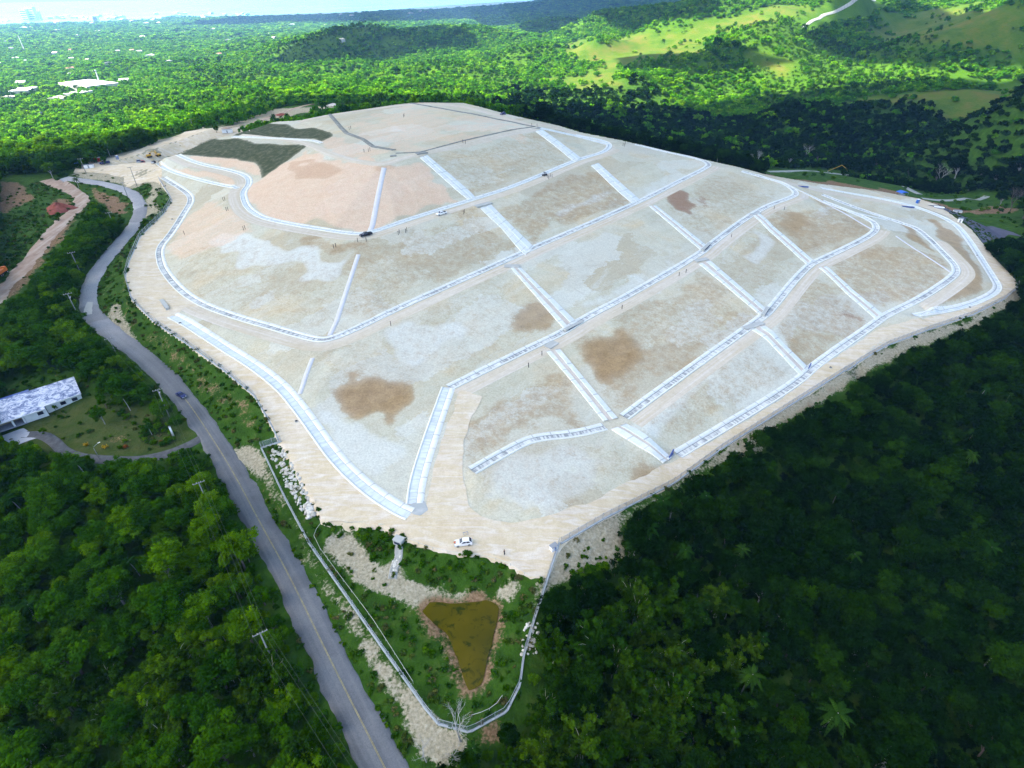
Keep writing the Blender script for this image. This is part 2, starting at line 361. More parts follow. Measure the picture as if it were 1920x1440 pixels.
# px-space outlines of what covers the near ground
GRASSY = {}   # filled for the shader: attribute name -> list of (strength, polygon, noise amplitude in px)
PATCH = {
 'tan': [(.5,[(1530,500),(1640,440),(1690,450),(1785,512),(1650,590)],14),(.48,[(1440,590),(1530,510),(1640,600),(1520,690)],14),(.5,[(1420,410),(1540,378),(1630,430),(1525,490)],12),(.36,[(1330,490),(1415,410),(1510,500),(1435,575)],14),
         (.46,[(1060,650),(1310,500),(1425,600),(1160,770)],18),(.42,[(1180,790),(1410,620),(1500,700),(1255,840)],16),(.5,[(860,800),(1020,670),(1120,790),(990,810),(890,870)],18),(.5,[(930,395),(1110,310),(1180,365),(1000,455)],12),(.4,[(1235,380),(1340,320),(1470,370),(1330,450)],10),
         (.4,[(800,295),(1000,245),(1075,300),(890,365)],8),(.38,[(880,880),(1000,830),(1130,815),(1240,870),(1020,960),(900,960)],18),(.33,[(610,640),(960,510),(1050,610),(840,720),(570,740)],20),(.42,[(660,470),(880,385),(970,470),(730,570),(640,600)],16),(.36,[(330,470),(500,450),(660,490),(610,620),(450,590),(320,520)],16),
         (1.0,[(628,738),(650,712),(700,704),(752,710),(764,735),(768,762),(737,785),(716,812),(705,797),(690,780),(650,775)],16),
         (1.0,[(1092,668),(1110,645),(1148,618),(1168,635),(1190,668),(1182,692),(1140,708),(1110,692)],14),
         (.75,[(960,582),(1010,563),(1052,606),(1020,625),(972,612)],10),
         (.7,[(1480,400),(1500,395),(1520,425),(1490,437)],6),(.6,[(1462,410),(1490,392),(1500,430),(1480,436)],6),
         (.5,[(1530,380),(1590,405),(1572,418)],8),
         (.55,[(545,448),(580,444),(680,460),(670,480),(620,470),(565,464)],8),
         (.8,[(1198,884),(1240,866),(1257,896),(1212,918),(1178,906)],6),(.6,[(1018,968),(1060,945),(1110,930),(1096,947),(1032,977)],7),
         (.55,[(1040,410),(1180,363),(1182,387),(1060,428)],5),(.4,[(930,400),(1010,365),(1080,370),(1010,400),(960,425)],14),
         (.5,[(1690,512),(1750,498),(1780,515),(1700,582),(1620,572),(1650,540)],14),
         (.75,[(1735,405),(1790,425),(1850,528),(1842,545),(1800,565),(1740,575),(1722,578),(1808,525),(1800,490)],5),
         (.7,[(1690,418),(1720,432),(1760,478),(1700,445)],5),
         (.45,[(705,540),(760,515),(830,480),(900,460),(890,472),(820,498),(760,530)],6),
         (.45,[(640,600),(680,550),(740,560),(700,595),(650,615)],14),(.35,[(540,570),(600,560),(640,590),(600,630),(540,605)],14),
         (.45,[(1220,710),(1400,590),(1430,600),(1300,690)],18),(.35,[(1230,600),(1320,530),(1400,560),(1300,640)],16),
         (.4,[(900,790),(1000,730),(1090,770),(1060,800),(930,820)],18),
         (.5,[(1640,510),(1660,520),(1640,545),(1615,520)],7),(.6,[(1760,510),(1785,512),(1760,530)],4),
         (.45,[(1490,610),(1540,545),(1570,520),(1560,560),(1510,640)],10),(.6,[(1465,660),(1490,625),(1510,650),(1490,670)],8),
         (.5,[(1180,880),(1205,850),(1235,870),(1200,885)],6),(.4,[(1255,760),(1330,720),(1310,790),(1260,820)],12),
         (.35,[(850,820),(865,800),(870,870),(855,880)],6)],
 'red': [(1.0,[(1240,362),(1278,352),(1312,390),(1297,402),(1262,388)],7),(.55,[(1300,360),(1340,380),(1325,395)],6),
         (.7,[(1245,870),(1255,893),(1205,905),(1200,893)],5),(.5,[(1575,575),(1600,585),(1640,605),(1610,600),(1570,590)],5),
         (.5,[(1655,520),(1690,505),(1680,520)],4)],
 'pink': [(1.0,[(470,350),(575,275),(620,292),(720,312),(785,298),(868,370),(690,437),(500,412),(465,370)],10),
          (.9,[(330,295),(380,293),(480,303),(490,335),(470,330),(440,320),(375,307)],5),
          (.8,[(310,312),(440,325),(452,352),(380,338),(320,320)],5),
          (.6,[(350,400),(365,375),(460,400),(500,435),(420,470),(330,500),(306,480)],14),
          (.6,[(590,255),(640,262),(700,275),(740,285),(700,300),(620,288)],5),
          (.5,[(640,225),(770,196),(1000,240),(870,265),(760,285),(690,262)],18),
          (.4,[(610,640),(860,530),(960,490),(950,510),(740,610),(600,670)],8)],
 'ochre': [(1.0,[(540,310),(600,300),(650,315),(610,340),(560,330)],8),(.8,[(700,310),(745,305),(740,316),(705,320)],4)],
 'pale': [(1.0,[(375,455),(412,430),(500,450),(660,485),(640,520),(520,500),(400,470)],14),
          (.7,[(730,620),(830,590),(870,620),(800,680),(740,660)],14),(.7,[(1380,480),(1420,440),(1450,460),(1410,500)],10),
          (.7,[(560,745),(620,760),(700,815),(760,850),(700,905),(630,840)],16),
          (.7,[(1180,800),(1270,730),(1330,690),(1360,680),(1290,760),(1230,835)],10),
          (.8,[(1030,400),(1100,370),(1150,350),(1130,375),(1050,410)],5),(.7,[(1200,360),(1260,340),(1215,370)],4),
          (.6,[(1080,590),(1160,545),(1280,480),(1300,475),(1230,530),(1110,600)],16),(.6,[(880,960),(960,850),(1100,820),(1180,860),(1100,920),(980,975)],25),
          (.9,[(733,238),(760,236),(758,246),(738,250)],3)],
 'green': [(1.0,[(338,289),(388,262),(440,258),(480,268),(576,272),(540,300),(490,336),(486,315),(478,304),(430,298),(385,294),(352,291)],1.6),
           (1.0,[(437,254),(500,230),(535,232),(560,242),(590,240),(622,247),(625,256),(605,267),(590,261),(520,258)],1.2)],
}
def patch_attrs(x, y, z, names, base=None):
    px, py, dz = proj(x, y, z)
    res = {}
    ax = fbm(x, y, 13, 5); ay = fbm(x + 300, y - 200, 13, 5)
    for k in names:
        a = np.zeros(len(x))
        for s, poly, amp in PATCH[k]:
            m = in_poly(px + ax * amp * 2.6, py + ay * amp * 2.6, poly)
            a = np.maximum(a, s * m)
        res[k] = a
    return res

def blur(a, ny, nx, it=2):
    a = a.reshape(ny, nx)
    for _ in range(it):
        p = np.pad(a, 1, mode='edge')
        a = (p[:-2, 1:-1] + p[2:, 1:-1] + p[1:-1, :-2] + p[1:-1, 2:] + 2 * a) / 6
    return a.ravel()

# --- capped mound
def mat_cap():
    b = NB('chalk_cap'); c = b.coord()
    n1 = b.noise(c, .035, 5, .6, .6); n2 = b.noise(c, .22, 5, .65); n3 = b.noise(c, 1.6, 3, .6)
    streak = b.noise(b.turned(c, -.785, (.012, .15, .1)), 1.0, 5, .65)
    base = b.ramp(n1, [(.3, (.50, .495, .375)), (.5, (.565, .545, .405)), (.68, (.61, .51, .325))])
    base = b.mix(b.math('MULTIPLY', b.ramp(streak, [(.42, (0, 0, 0)), (.66, (1, 1, 1))]), .55), base, (.62, .605, .485))
    base = b.mix(b.ramp(n2, [(.45, (0, 0, 0)), (.75, (.5, .5, .5))]), base, (.46, .39, .27))
    wob = b.n('ShaderNodeTexNoise'); b.L(c, wob.inputs['Vector']); wob.inputs['Scale'].default_value = .16; wob.inputs['Detail'].default_value = 8; wob.inputs['Roughness'].default_value = .75
    wv = b.n('ShaderNodeVectorMath', operation='MULTIPLY_ADD'); b.L(wob.outputs['Color'], wv.inputs[0]); wv.inputs[1].default_value = (16, 16, 0); b.L(c, wv.inputs[2])
    vor = b.n('ShaderNodeTexVoronoi', distance='CHEBYCHEV'); b.L(b.turned(wv.outputs[0], -.785, (.022, .052, .01)), vor.inputs['Vector']); vor.inputs['Scale'].default_value = 1.0
    sep = b.n('ShaderNodeSeparateColor'); b.L(vor.outputs['Color'], sep.inputs[0])
    base = b.mix(b.ramp(sep.outputs[0], [(.55, (0, 0, 0)), (.95, (.55, .55, .55))]), base, (.44, .375, .25))
    base = b.mix(b.ramp(sep.outputs[1], [(.55, (0, 0, 0)), (.95, (.55, .55, .55))]), base, (.655, .675, .60))
    mot = b.noise(b.turned(c, -.785, (.03, .09, .1)), 1.0, 7, .78, .8)
    rill = b.noise(b.turned(c, -.785, (.55, .03, .1)), 1.0, 4, .6, .4)
    base = b.mix(b.ramp(rill, [(.60, (0, 0, 0)), (.74, (.4, .4, .4))]), base, (.42, .37, .27))
    base = b.mix(b.ramp(mot, [(.54, (0, 0, 0)), (.70, (.5, .5, .5))]), base, (.43, .39, .29))
    base = b.mix(b.ramp(mot, [(.30, (.6, .6, .6)), (.45, (0, 0, 0))]), base, (.63, .655, .57))
    def edge(name, sharp=(.3, .6)):
        a = b.attr(name); w = b.math('ADD', a, b.math('MULTIPLY', b.math('SUBTRACT', b.noise(c, .30, 8, .8), .5), 1.25))
        return b.ramp(b.math('MULTIPLY', b.ramp(w, [(sharp[0], (0, 0, 0)), (sharp[1], (1, 1, 1))]), b.math('POWER', a, .6)), [(0, (0, 0, 0)), (1, (1, 1, 1))])
    base = b.mix(b.math('MULTIPLY', edge('pale'), .75), base, (.68, .71, .65))
    base = b.mix(b.math('MULTIPLY', edge('pink'), .8), base, b.ramp(n2, [(.3, (.70, .47, .32)), (.7, (.77, .585, .41))]))
    base = b.mix(b.math('MULTIPLY', edge('ochre'), .6), base, (.52, .33, .20))
    base = b.mix(b.math('MULTIPLY', edge('tan'), .85), base, b.ramp(n2, [(.3, (.24, .135, .045)), (.7, (.42, .275, .125))]))
    base = b.mix(b.math('MULTIPLY', edge('red'), .8), base, (.27, .15, .09))
    base = b.mix(edge('green', (.35, .5)), base, b.ramp(b.noise(c, .3, 5, .7), [(.3, (.04, .055, .024)), (.5, (.075, .09, .045)), (.7, (.15, .15, .09))]))
    base = b.mix(.6, base, b.ramp(n3, [(.25, (.62, .62, .62)), (.6, (1, 1, 1))]), 'MULTIPLY')
    base = b.mix(.45, base, b.ramp(b.noise(c, 5.0, 2), [(.3, (.6, .6, .6)), (.6, (1, 1, 1))]), 'MULTIPLY')
    nrm = b.bump(b.math('ADD', n3, b.math('MULTIPLY', n2, 3.0)), .35, .25)
    b.bsdf(base, .95, .1, nrm); return b.m
lo = np.array(CAPPOLY).min(0) - 2; hi = np.array(CAPPOLY).max(0) + 2
STEP = 1.0
cx = np.arange(lo[0], hi[0], STEP); cy = np.arange(lo[1], hi[1], STEP)
gx, gy = np.meshgrid(cx, cy); fx = gx.ravel(); fy = gy.ravel()
inside = in_poly(fx, fy, CAPPOLY)
near = inside.copy().reshape(gx.shape)
for _ in range(2):
    p = np.pad(near, 1); near = p[1:-1, 1:-1] | p[:-2, 1:-1] | p[2:, 1:-1] | p[1:-1, :-2] | p[1:-1, 2:]
near = near.ravel()
fz = np.zeros(len(fx)); fz[near] = hzs(fx[near], fy[near])
fz += .10 * fbm(fx, fy, 18, 3) + .06
k = inside.reshape(gx.shape); keep = k[:-1, :-1] & k[1:, :-1] & k[:-1, 1:] & k[1:, 1:]
pa = {n: np.zeros(len(fx)) for n in PATCH}
r_ = patch_attrs(fx[near], fy[near], fz[near], PATCH.keys())
for n in PATCH:
    pa[n][near] = r_[n]
    pa[n] = blur(pa[n], len(cy), len(cx), 3 if n == 'green' else 6)
CAPZ = fz.reshape(gx.shape); CAPIN = keep
cap = grid_mesh('capped_mound', np.stack([fx, fy, fz], 1), len(cx), len(cy), mat_cap(), keep, True, pa)
tag(cap, kind='structure')
def capz(x, y):
    """height of the walkable surface: the mound's own mesh where there is one, else the ground"""
    i = (x - cx[0]) / STEP; j = (y - cy[0]) / STEP
    a = int(i); c = int(j)
    if 0 <= a < len(cx) - 1 and 0 <= c < len(cy) - 1 and CAPIN[c, a]:
        u = i - a; v = j - c
        return (CAPZ[c, a] * (1 - u) + CAPZ[c, a + 1] * u) * (1 - v) + (CAPZ[c + 1, a] * (1 - u) + CAPZ[c + 1, a + 1] * u) * v
    return hz(x, y)

# --- ground sheet
GP = {  # near ground cover, photo outlines
 'chalk': [(1,[(604,1058),(620,1040),(650,1035),(672,1060),(650,1085),(700,1040)],6)],
 'soil': [],
}
NEARPATCH = {
 'chalk': [(1,[(488,848),(496,870),(536,943),(581,1028),(625,1092),(690,1184),(750,1268),(800,1340),(835,1372),(880,1388),(895,1425),(790,1440),(772,1370),(735,1310),(682,1230),(632,1140),(606,1092),(575,1045),(548,1000),(530,960),(505,920),(478,892),(450,872),(432,835),(470,832)],6),
           (1,[(604,1008),(640,1000),(680,1033),(702,1056),(748,1082),(806,1122),(792,1148),(742,1128),(690,1097),(640,1064),(608,1036)],5),
           (.9,[(742,1030),(757,1030),(752,1060),(735,1085),(800,1100),(860,1112),(930,1110),(960,1085),(990,1075),(975,1115),(945,1140),(930,1128),(850,1136),(800,1128),(740,1095),(728,1075)],4),
           (1,[(1049,1017),(1140,968),(1150,985),(1172,1030),(1160,1065),(1100,1068),(1065,1095),(1030,1100),(1000,1170),(985,1175),(1015,1080)],6),
           (.9,[(1049,1020),(1260,908),(1350,845),(1540,725),(1660,650),(1820,595),(1906,542),(1915,560),(1830,612),(1680,668),(1560,745),(1370,860),(1270,920),(1160,985)],5),
           (.8,[(1370,850),(1430,805),(1450,800),(1470,815),(1420,850),(1380,870)],5),
           (.8,[(1545,770),(1575,780),(1565,790)],3),(.8,[(1590,770),(1612,745),(1618,748),(1600,780),(1580,815),(1575,810)],3),
           (.9,[(195,590),(215,555),(225,580),(300,720),(340,745),(330,760),(290,710),(215,630)],5),
           (.7,[(262,400),(285,350),(275,345),(300,340),(300,400),(280,400),(240,450),(220,480),(195,560),(180,590),(215,470),(255,425)],5),
           (.9,[(140,320),(190,300),(290,270),(380,238),(440,238),(480,245),(340,290),(300,303),(325,375),(280,340),(245,350),(200,340),(130,330)],5),
           (.7,[(420,232),(520,195),(640,183),(700,178),(720,190),(620,205),(520,225),(470,240)],4)],
 'soil': [(.47,[(238,478),(262,452),(243,530),(257,590),(350,672),(425,715),(490,795),(470,815),(400,765),(330,695),(232,605),(216,540)],10),(.8,[(465,900),(505,925),(548,1000),(580,1050),(570,1055),(535,1000),(500,950),(470,912)],6),(.55,[(505,845),(530,840),(600,965),(606,1000),(590,1010),(560,965),(520,890)],6),(1,[(0,335),(40,335),(50,355),(70,370),(0,400)],6),(1,[(165,355),(200,365),(238,375),(238,400),(215,395),(175,372)],6),
          (.9,[(90,390),(110,372),(140,380),(135,400),(105,402)],4),
          (1,[(820,1385),(880,1378),(960,1340),(955,1370),(930,1410),(870,1400)],8),
          (.8,[(795,1165),(830,1195),(858,1240),(868,1290),(850,1300),(840,1230),(780,1165)],6),
          (.7,[(0,560),(40,500),(100,430),(155,380),(165,370),(160,395),(60,520),(0,585)],5),
          (.8,[(1380,320),(1640,352),(1700,365),(1760,380),(1830,395),(1790,400),(1700,380),(1560,352),(1400,330)],3),
          (.8,[(1820,395),(1860,385),(1910,388),(1900,400),(1830,405)],3),
          (.6,[(1440,800),(1560,720),(1640,690),(1640,700),(1560,745),(1460,815)],5),
          (.5,[(165,812),(240,805),(270,822),(262,838),(200,838)],10)],
 'lawn': [(1,[(20,800),(80,770),(160,745),(250,760),(340,790),(365,815),(300,855),(180,870),(100,860),(60,850)],6),(1,[(100,870),(30,880),(60,910),(120,900)],6)],
 'dry': [],
}
FARDRY = [(1040,100),(1080,85),(1120,92),(1200,70),(1330,45),(1460,10),(1560,5),(1500,30),(1440,60),(1320,75),(1320,100),(1200,108),(1150,115),(1165,150),(1080,165),(960,160),(960,140),(1000,155),(1090,140),(1130,112),(1060,110)]
FARDRY2 = [(1600,60),(1680,45),(1760,20),(1920,5),(1920,85),(1860,80),(1760,75),(1690,75)]
FARDRY3 = [(1570,195),(1640,178),(1780,172),(1920,172),(1920,270),(1800,240),(1740,200),(1600,205)]
FARDRY4 = [(1310,100),(1400,110),(1500,115),(1490,150),(1440,140),(1380,112)]
PATCH.update(NEARPATCH)
ax_ = axis(-245, 300, 1.6, -11000, 11000, 1.022); ay_ = axis(40, 420, 1.6, -400, 13000, 1.018)
gx, gy = np.meshgrid(ax_, ay_); fx = gx.ravel(); fy = gy.ravel()
fz = hzs(fx, fy)
nearm = (np.abs(fx) < 440) & (fy > 20) & (fy < 700)
ins = in_poly(fx, fy, CAPPOLY)
dd = np.full(len(fx), 0.0)
ii = np.where(ins & nearm)[0]
dd[ii] = dist_to_poly(fx[ii], fy[ii], CAPPOLY, 1)
fz = fz - np.clip(dd * .5, 0, 1.6)
fz[~ins & nearm] += .25 * fbm(fx[~ins & nearm], fy[~ins & nearm], 9, 3)
# keep the pond basin and roads smooth
ga = {}
px, py, dz = proj(fx, fy, fz)
front = (dz > 5) & (np.abs(px - 960) < 1600) & (py < 1800)
for n in ('chalk', 'soil', 'lawn'):
    ga[n] = np.zeros(len(fx)); ga[n][front & nearm] = patch_attrs(fx[front & nearm], fy[front & nearm], fz[front & nearm], [n])[n]
pd_ = dist_to_poly(fx, fy, pw, 1) if False else None
ii = np.where(nearm & (np.abs(fx + 5) < 40) & (fy > 50) & (fy < 110))[0]
pwr = resample(np.vstack([pw, pw[:1]]), 1.0)
ga['soil'][ii] = np.maximum(ga['soil'][ii], .85 * (dist_to_poly(fx[ii], fy[ii], pwr) < 1.9))
for n in ga: ga[n] = blur(ga[n], len(ay_), len(ax_), 3)
GZONE = {n: (ga[n] > .3).reshape(len(ay_), len(ax_)) for n in ga}
dry = np.zeros(len(fx)); fr = front & ~nearm
nx1 = fbm(fx[fr], fy[fr], 120, 4) * 28; nx2 = fbm(fx[fr] + 77, fy[fr], 120, 4) * 22
for q in (FARDRY, FARDRY2, FARDRY3, FARDRY4): dry[fr] = np.maximum(dry[fr], in_poly(px[fr] + nx1, py[fr] + nx2, q))
dry = blur(dry, len(ay_), len(ax_), 2); ga['dry'] = dry
GDRY = dry.reshape(len(ay_), len(ax_)); GZ = fz.reshape(len(ay_), len(ax_))
ga['meadow'] = np.where(nearm, 0.0, 1.0) * np.where(fz > -57, 1, 0) * np.where((fx > 30 + 160 * fbm(fx, fy, 150, 3)) & (np.hypot(fx, fy) < 850 + 260 * fbm(fx, fy, 220, 3)), .15, 1)
def mat_ground():
    b = NB('earth_and_grass'); c = b.coord()
    n1 = b.noise(c, .02, 6, .6, .4); n2 = b.noise(c, .25, 5, .65); n3 = b.noise(c, 1.4, 4, .65)
    base = b.ramp(n2, [(.3, (.016, .048, .003)), (.55, (.032, .085, .006)), (.75, (.065, .105, .016))])
    dryc = b.ramp(b.noise(c, .03, 6, .7), [(.3, (.028, .075, .004)), (.48, (.058, .10, .007)), (.72, (.115, .098, .022))])
    base = b.mix(b.attr('meadow'), base, b.ramp(b.noise(c, .03, 6, .7), [(.3, (.024, .075, .002)), (.6, (.046, .112, .004))]))
    base = b.mix(b.attr('dry'), base, dryc)
    base = b.mix(b.attr('lawn'), base, b.ramp(n2, [(.3, (.03, .062, .008)), (.7, (.068, .08, .022))]))
    def edge(name, amp=.8):
        a = b.attr(name); w = b.math('ADD', a, b.math('MULTIPLY', b.math('SUBTRACT', n3, .5), amp))
        w = b.math('ADD', w, b.math('MULTIPLY', b.math('SUBTRACT', n2, .5), amp))
        return b.ramp(w, [(.42, (0, 0, 0)), (.62, (1, 1, 1))])
    base = b.mix(edge('chalk', .8), base, b.ramp(n3, [(.25, (.17, .155, .09)), (.5, (.33, .30, .205)), (.75, (.47, .44, .34))]))
    base = b.mix(edge('soil', .8), base, b.ramp(n3, [(.25, (.10, .06, .03)), (.5, (.19, .12, .065)), (.75, (.32, .235, .14))]))
    b.bsdf(base, .95, .1, b.bump(b.math('ADD', n3, b.math('MULTIPLY', n2, 4.0)), .6, .4)); return b.m
ground = grid_mesh('ground', np.stack([fx, fy, fz], 1), len(ax_), len(ay_), mat_ground(), None, True, ga)
tag(ground, kind='structure')
del gx, gy
def mat_sea():
    b = NB('sea_water'); c = b.coord()
    b.bsdf(b.ramp(b.noise(c, .0012, 4), [(.35, (.05, .28, .33)), (.65, (.10, .40, .45))]), .25, .5, b.bump(b.noise(c, .05, 3), .2, 2)); return b.m
sea = mesh_obj('sea', [(-30000, 3500, -58), (30000, 3500, -58), (30000, 40000, -58), (-30000, 40000, -58)], [(0, 1, 2, 3)], mat_sea()); tag(sea, kind='structure')
# ---------------------------------------------------------------- strips that lie on the mound and the ground
RAG = [0.0]
def strip_verts(pl, offs, zf):
    pl = np.asarray(pl, float)
    t = np.gradient(pl[:, :2], axis=0)
    for _ in range(2): t[1:-1] = (t[:-2] + 2 * t[1:-1] + t[2:]) / 4
    t /= np.maximum(1e-6, np.linalg.norm(t, axis=1))[:, None]
    n = np.stack([t[:, 1], -t[:, 0]], 1)
    s = np.concatenate([[0], np.cumsum(np.linalg.norm(np.diff(pl[:, :2], axis=0), axis=1))])
    V = []; U = []
    for i in range(len(pl)):
        for k_, (d, dz) in enumerate(offs):
            if RAG[0] and k_ in (0, 1, len(offs) - 2, len(offs) - 1): d = d + RAG[0] * float(fbm(s[i] * 1.0 + (0 if k_ < 2 else 400), d * .1, 5.0, 3))
            x = pl[i, 0] + n[i, 0] * d; y = pl[i, 1] + n[i, 1] * d
            V.append((x, y, zf(x, y) + dz)); U.append((s[i], d))
    return np.array(V), np.array(U)
def strip(name, pl, offs, zf, mat, parent=None, smooth=True):
    V, U = strip_verts(pl, offs, zf); k = len(offs); n = len(pl)
    F = []
    for i in range(n - 1):
        for j in range(k - 1):
            F.append((i * k + j, i * k + j + 1, (i + 1) * k + j + 1, (i + 1) * k + j))
    if parent is not None: V = V - np.array(parent.location)
    o = mesh_obj(name, V, F, mat, parent, smooth)
    for nm, c in (('u', 0), ('v', 1)):
        a = o.data.attributes.new(nm, 'FLOAT', 'POINT'); a.data.foreach_set('value', U[:, c].astype(np.float32))
    return o
def area(name, outline, step, dz, zf, mat, ragged=0.0, parent=None):
    """a sheet with a clean outline draped on the ground"""
    pl = np.array([(p[0], p[1]) for p in outline]); pl = np.vstack([pl, pl[:1]])
    pl = resample(np.c_[pl, np.zeros(len(pl))], step)[:-1, :2]
    if ragged:
        pl = pl + ragged * np.stack([fbm(pl[:, 0], pl[:, 1], 5, 3), fbm(pl[:, 0] + 50, pl[:, 1] - 20, 5, 3)], 1)
    lo_ = pl.min(0); hi_ = pl.max(0)
    gx, gy = np.meshgrid(np.arange(lo_[0], hi_[0], step), np.arange(lo_[1], hi_[1], step))
    g = np.stack([gx.ravel(), gy.ravel()], 1); g = g[in_poly(g[:, 0], g[:, 1], pl)]
    n = len(pl)
    v, e, f, *_ = delaunay_2d_cdt([Vector(p) for p in np.vstack([pl, g])], [(i, (i + 1) % n) for i in range(n)], [list(range(n))], 1, 1e-5)
    off = np.array(parent.location) if parent is not None else np.zeros(3)
    V = [(q.x - off[0], q.y - off[1], zf(q.x, q.y) + dz - off[2]) for q in v]
    return mesh_obj(name, V, [tuple(q) for q in f], mat, parent, True)
def in_cap(x, y):
    a = int((x - cx[0]) / STEP); c = int((y - cy[0]) / STEP)
    return 0 <= a < len(cx) - 1 and 0 <= c < len(cy) - 1 and bool(CAPIN[c, a])
def pxw(poly): return [tuple(at(x, y)) for x, y in poly]

def mat_track(name, ca, cb, cc):
    b = NB(name); c = b.coord()
    u, v = b.attr('u'), b.attr('v')
    n1 = b.noise(c, .06, 4, .6); n2 = b.noise(c, .5, 5, .7); n3 = b.noise(c, 3, 3, .6)
    cmb = b.n('ShaderNodeCombineXYZ'); b.L(b.math('MULTIPLY', u, .02), cmb.inputs[0]); b.L(b.math('MULTIPLY', v, .9), cmb.inputs[1])
    ruts = b.noise(cmb.outputs[0], 1.0, 3, .6)
    base = b.ramp(n1, [(.3, ca), (.7, cb)])
    base = b.mix(b.ramp(ruts, [(.45, (0, 0, 0)), (.62, (.75, .75, .75))]), base, cc)
    base = b.mix(.5, base, b.ramp(n2, [(.3, (.72, .68, .62)), (.65, (1, 1, 1))]), 'MULTIPLY')
    base = b.mix(.4, base, b.ramp(n3, [(.3, (.7, .7, .7)), (.6, (1, 1, 1))]), 'MULTIPLY')
    b.bsdf(base, .95, .1, b.bump(n2, .4, .15)); return b.m
TRACK = mat_track('bench_gravel', (.56, .49, .36), (.61, .55, .43), (.66, .62, .55))
def mat_yard():
    b = NB('crushed_coral'); c = b.coord()
    n1 = b.noise(c, .045, 4, .6, .5); n2 = b.noise(c, .35, 5, .7); n3 = b.noise(c, 2.5, 3, .6)
    sw = b.noise(b.mapped(c, (.06, .30, .1), .62), 1.0, 6, .65, 2.2); sw2 = b.noise(b.mapped(c, (.05, .33, .1), -.85), 1.0, 6, .65, 2.2)
    base = b.ramp(n1, [(.3, (.60, .50, .325)), (.7, (.64, .565, .41))])
    base = b.mix(b.ramp(sw, [(.48, (0, 0, 0)), (.62, (.8, .8, .8))]), base, (.70, .65, .56))
    base = b.mix(b.ramp(sw2, [(.5, (0, 0, 0)), (.65, (.6, .6, .6))]), base, (.68, .60, .49))
    base = b.mix(.5, base, b.ramp(n2, [(.3, (.70, .62, .52)), (.65, (1, 1, 1))]), 'MULTIPLY')
    base = b.mix(.4, base, b.ramp(n3, [(.3, (.7, .7, .7)), (.6, (1, 1, 1))]), 'MULTIPLY')
    b.bsdf(base, .95, .1, b.bump(n2, .4, .15)); return b.m
YARD = mat_yard()
def mat_conc(name, col, line=0.0, stain=(.75, .72, .66)):
    b = NB(name); c = b.coord()
    n2 = b.noise(c, .35, 5, .7); n3 = b.noise(c, 3.5, 3, .6)
    base = b.mix(.55, b.ramp(n2, [(.3, tuple(k * .86 for k in col)), (.7, col)]), b.ramp(n3, [(.3, (.75, .75, .75)), (.65, (1, 1, 1))]), 'MULTIPLY')
    if line:
        f = b.math('FRACT', b.math('DIVIDE', b.attr('u'), line))
        base = b.mix(b.math('LESS_THAN', f, .05), base, tuple(k * .55 for k in col))
        blotch = b.noise(c, .09, 4, .65)
        base = b.mix(b.ramp(blotch, [(.5, (0, 0, 0)), (.66, (.5, .5, .5))]), base, stain)
    b.bsdf(base, .8, .25); return b.m
CONC = mat_conc('drain_concrete', (.72, .745, .69), 6.0)
CONC2 = mat_conc('chute_concrete', (.64, .69, .67), 9.0)
KERB = mat_conc('kerb_concrete', (.74, .76, .70))
def mat_bed(name, light, mid, dark, dens):
    b = NB(name); u = b.attr('u'); v = b.attr('v')
    cmb = b.n('ShaderNodeCombineXYZ'); b.L(b.math('MULTIPLY', u, .85), cmb.inputs[0]); b.L(b.math('MULTIPLY', v, .12), cmb.inputs[1])
    n = b.noise(cmb.outputs[0], 1.0, 3, .75)
    big = b.noise(b.coord(), .05, 3, .6)
    base = b.ramp(b.math('ADD', n, b.math('MULTIPLY', b.math('SUBTRACT', big, .5), dens)), [(.40, dark), (.5, mid), (.60, light)])
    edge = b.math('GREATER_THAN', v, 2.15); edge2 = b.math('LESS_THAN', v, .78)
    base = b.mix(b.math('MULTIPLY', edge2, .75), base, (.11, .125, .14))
    b.bsdf(base, .9, .15); return b.m
BED = mat_bed('gabion_bed', (.64, .655, .61), (.50, .515, .49), (.27, .285, .28), .5)
BED2 = mat_bed('bare_bed', (.62, .67, .66), (.57, .62, .62), (.47, .52, .53), .3)

# --- perimeter track and junction yard
TRK = [(303,340),(320,372),(309,400),(267,443),(247,490),(240,520),(252,560),(292,600),(352,640),(422,690),(481,740),(515,800),(527,828),(574,915),(599,960),(608,977),(720,984),(755,1002),(790,1017),(850,1031),(920,1039),(955,1051),(995,1077),(1021,1077),(1048,1017),(1095,989),(1140,964),(1200,934),(1260,904),(1350,839),(1440,782),(1540,719),(1600,681),(1660,646),(1740,616),(1820,589),(1880,559),(1905,538),(1902,525),(1859,480),(1819,430),(1760,386),(1722,374),
       (1722,386),(1774,405),(1806,430),(1867,525),(1875,541),(1855,562),(1800,582),(1710,600),(1662,613),(1650,614),(1527,697),(1452,758),(1272,862),(1245,873),(1180,905),(1110,938),(1040,965),(960,983),(905,970),(880,945),(866,905),(866,850),(880,790),(905,745),(862,732),(828,830),(806,905),(800,950),(785,966),(750,956),(690,922),(625,866),(575,803),(538,745),(470,692),(425,664),(360,622),(325,600),(345,575),(378,578),(340,555),(306,515),(298,490),(294,465),(316,440),(341,400),(356,376),(348,362),(305,341)]
trk = area('perimeter_track', pxw([(x, y) for x, y in TRK]), 1.5, .10, capz, YARD, 1.2); tag(trk, kind='structure')
sh_ = strip('track_shoulder', resample(COF, 1.2), [(-1.3, .10), (.35, .12), (.8, .02), (1.5, -.35)], lambda x, y: max(hz(x, y), capz(x, y)) if in_cap(x, y) else hz(x, y), YARD); tag(sh_, kind='structure')
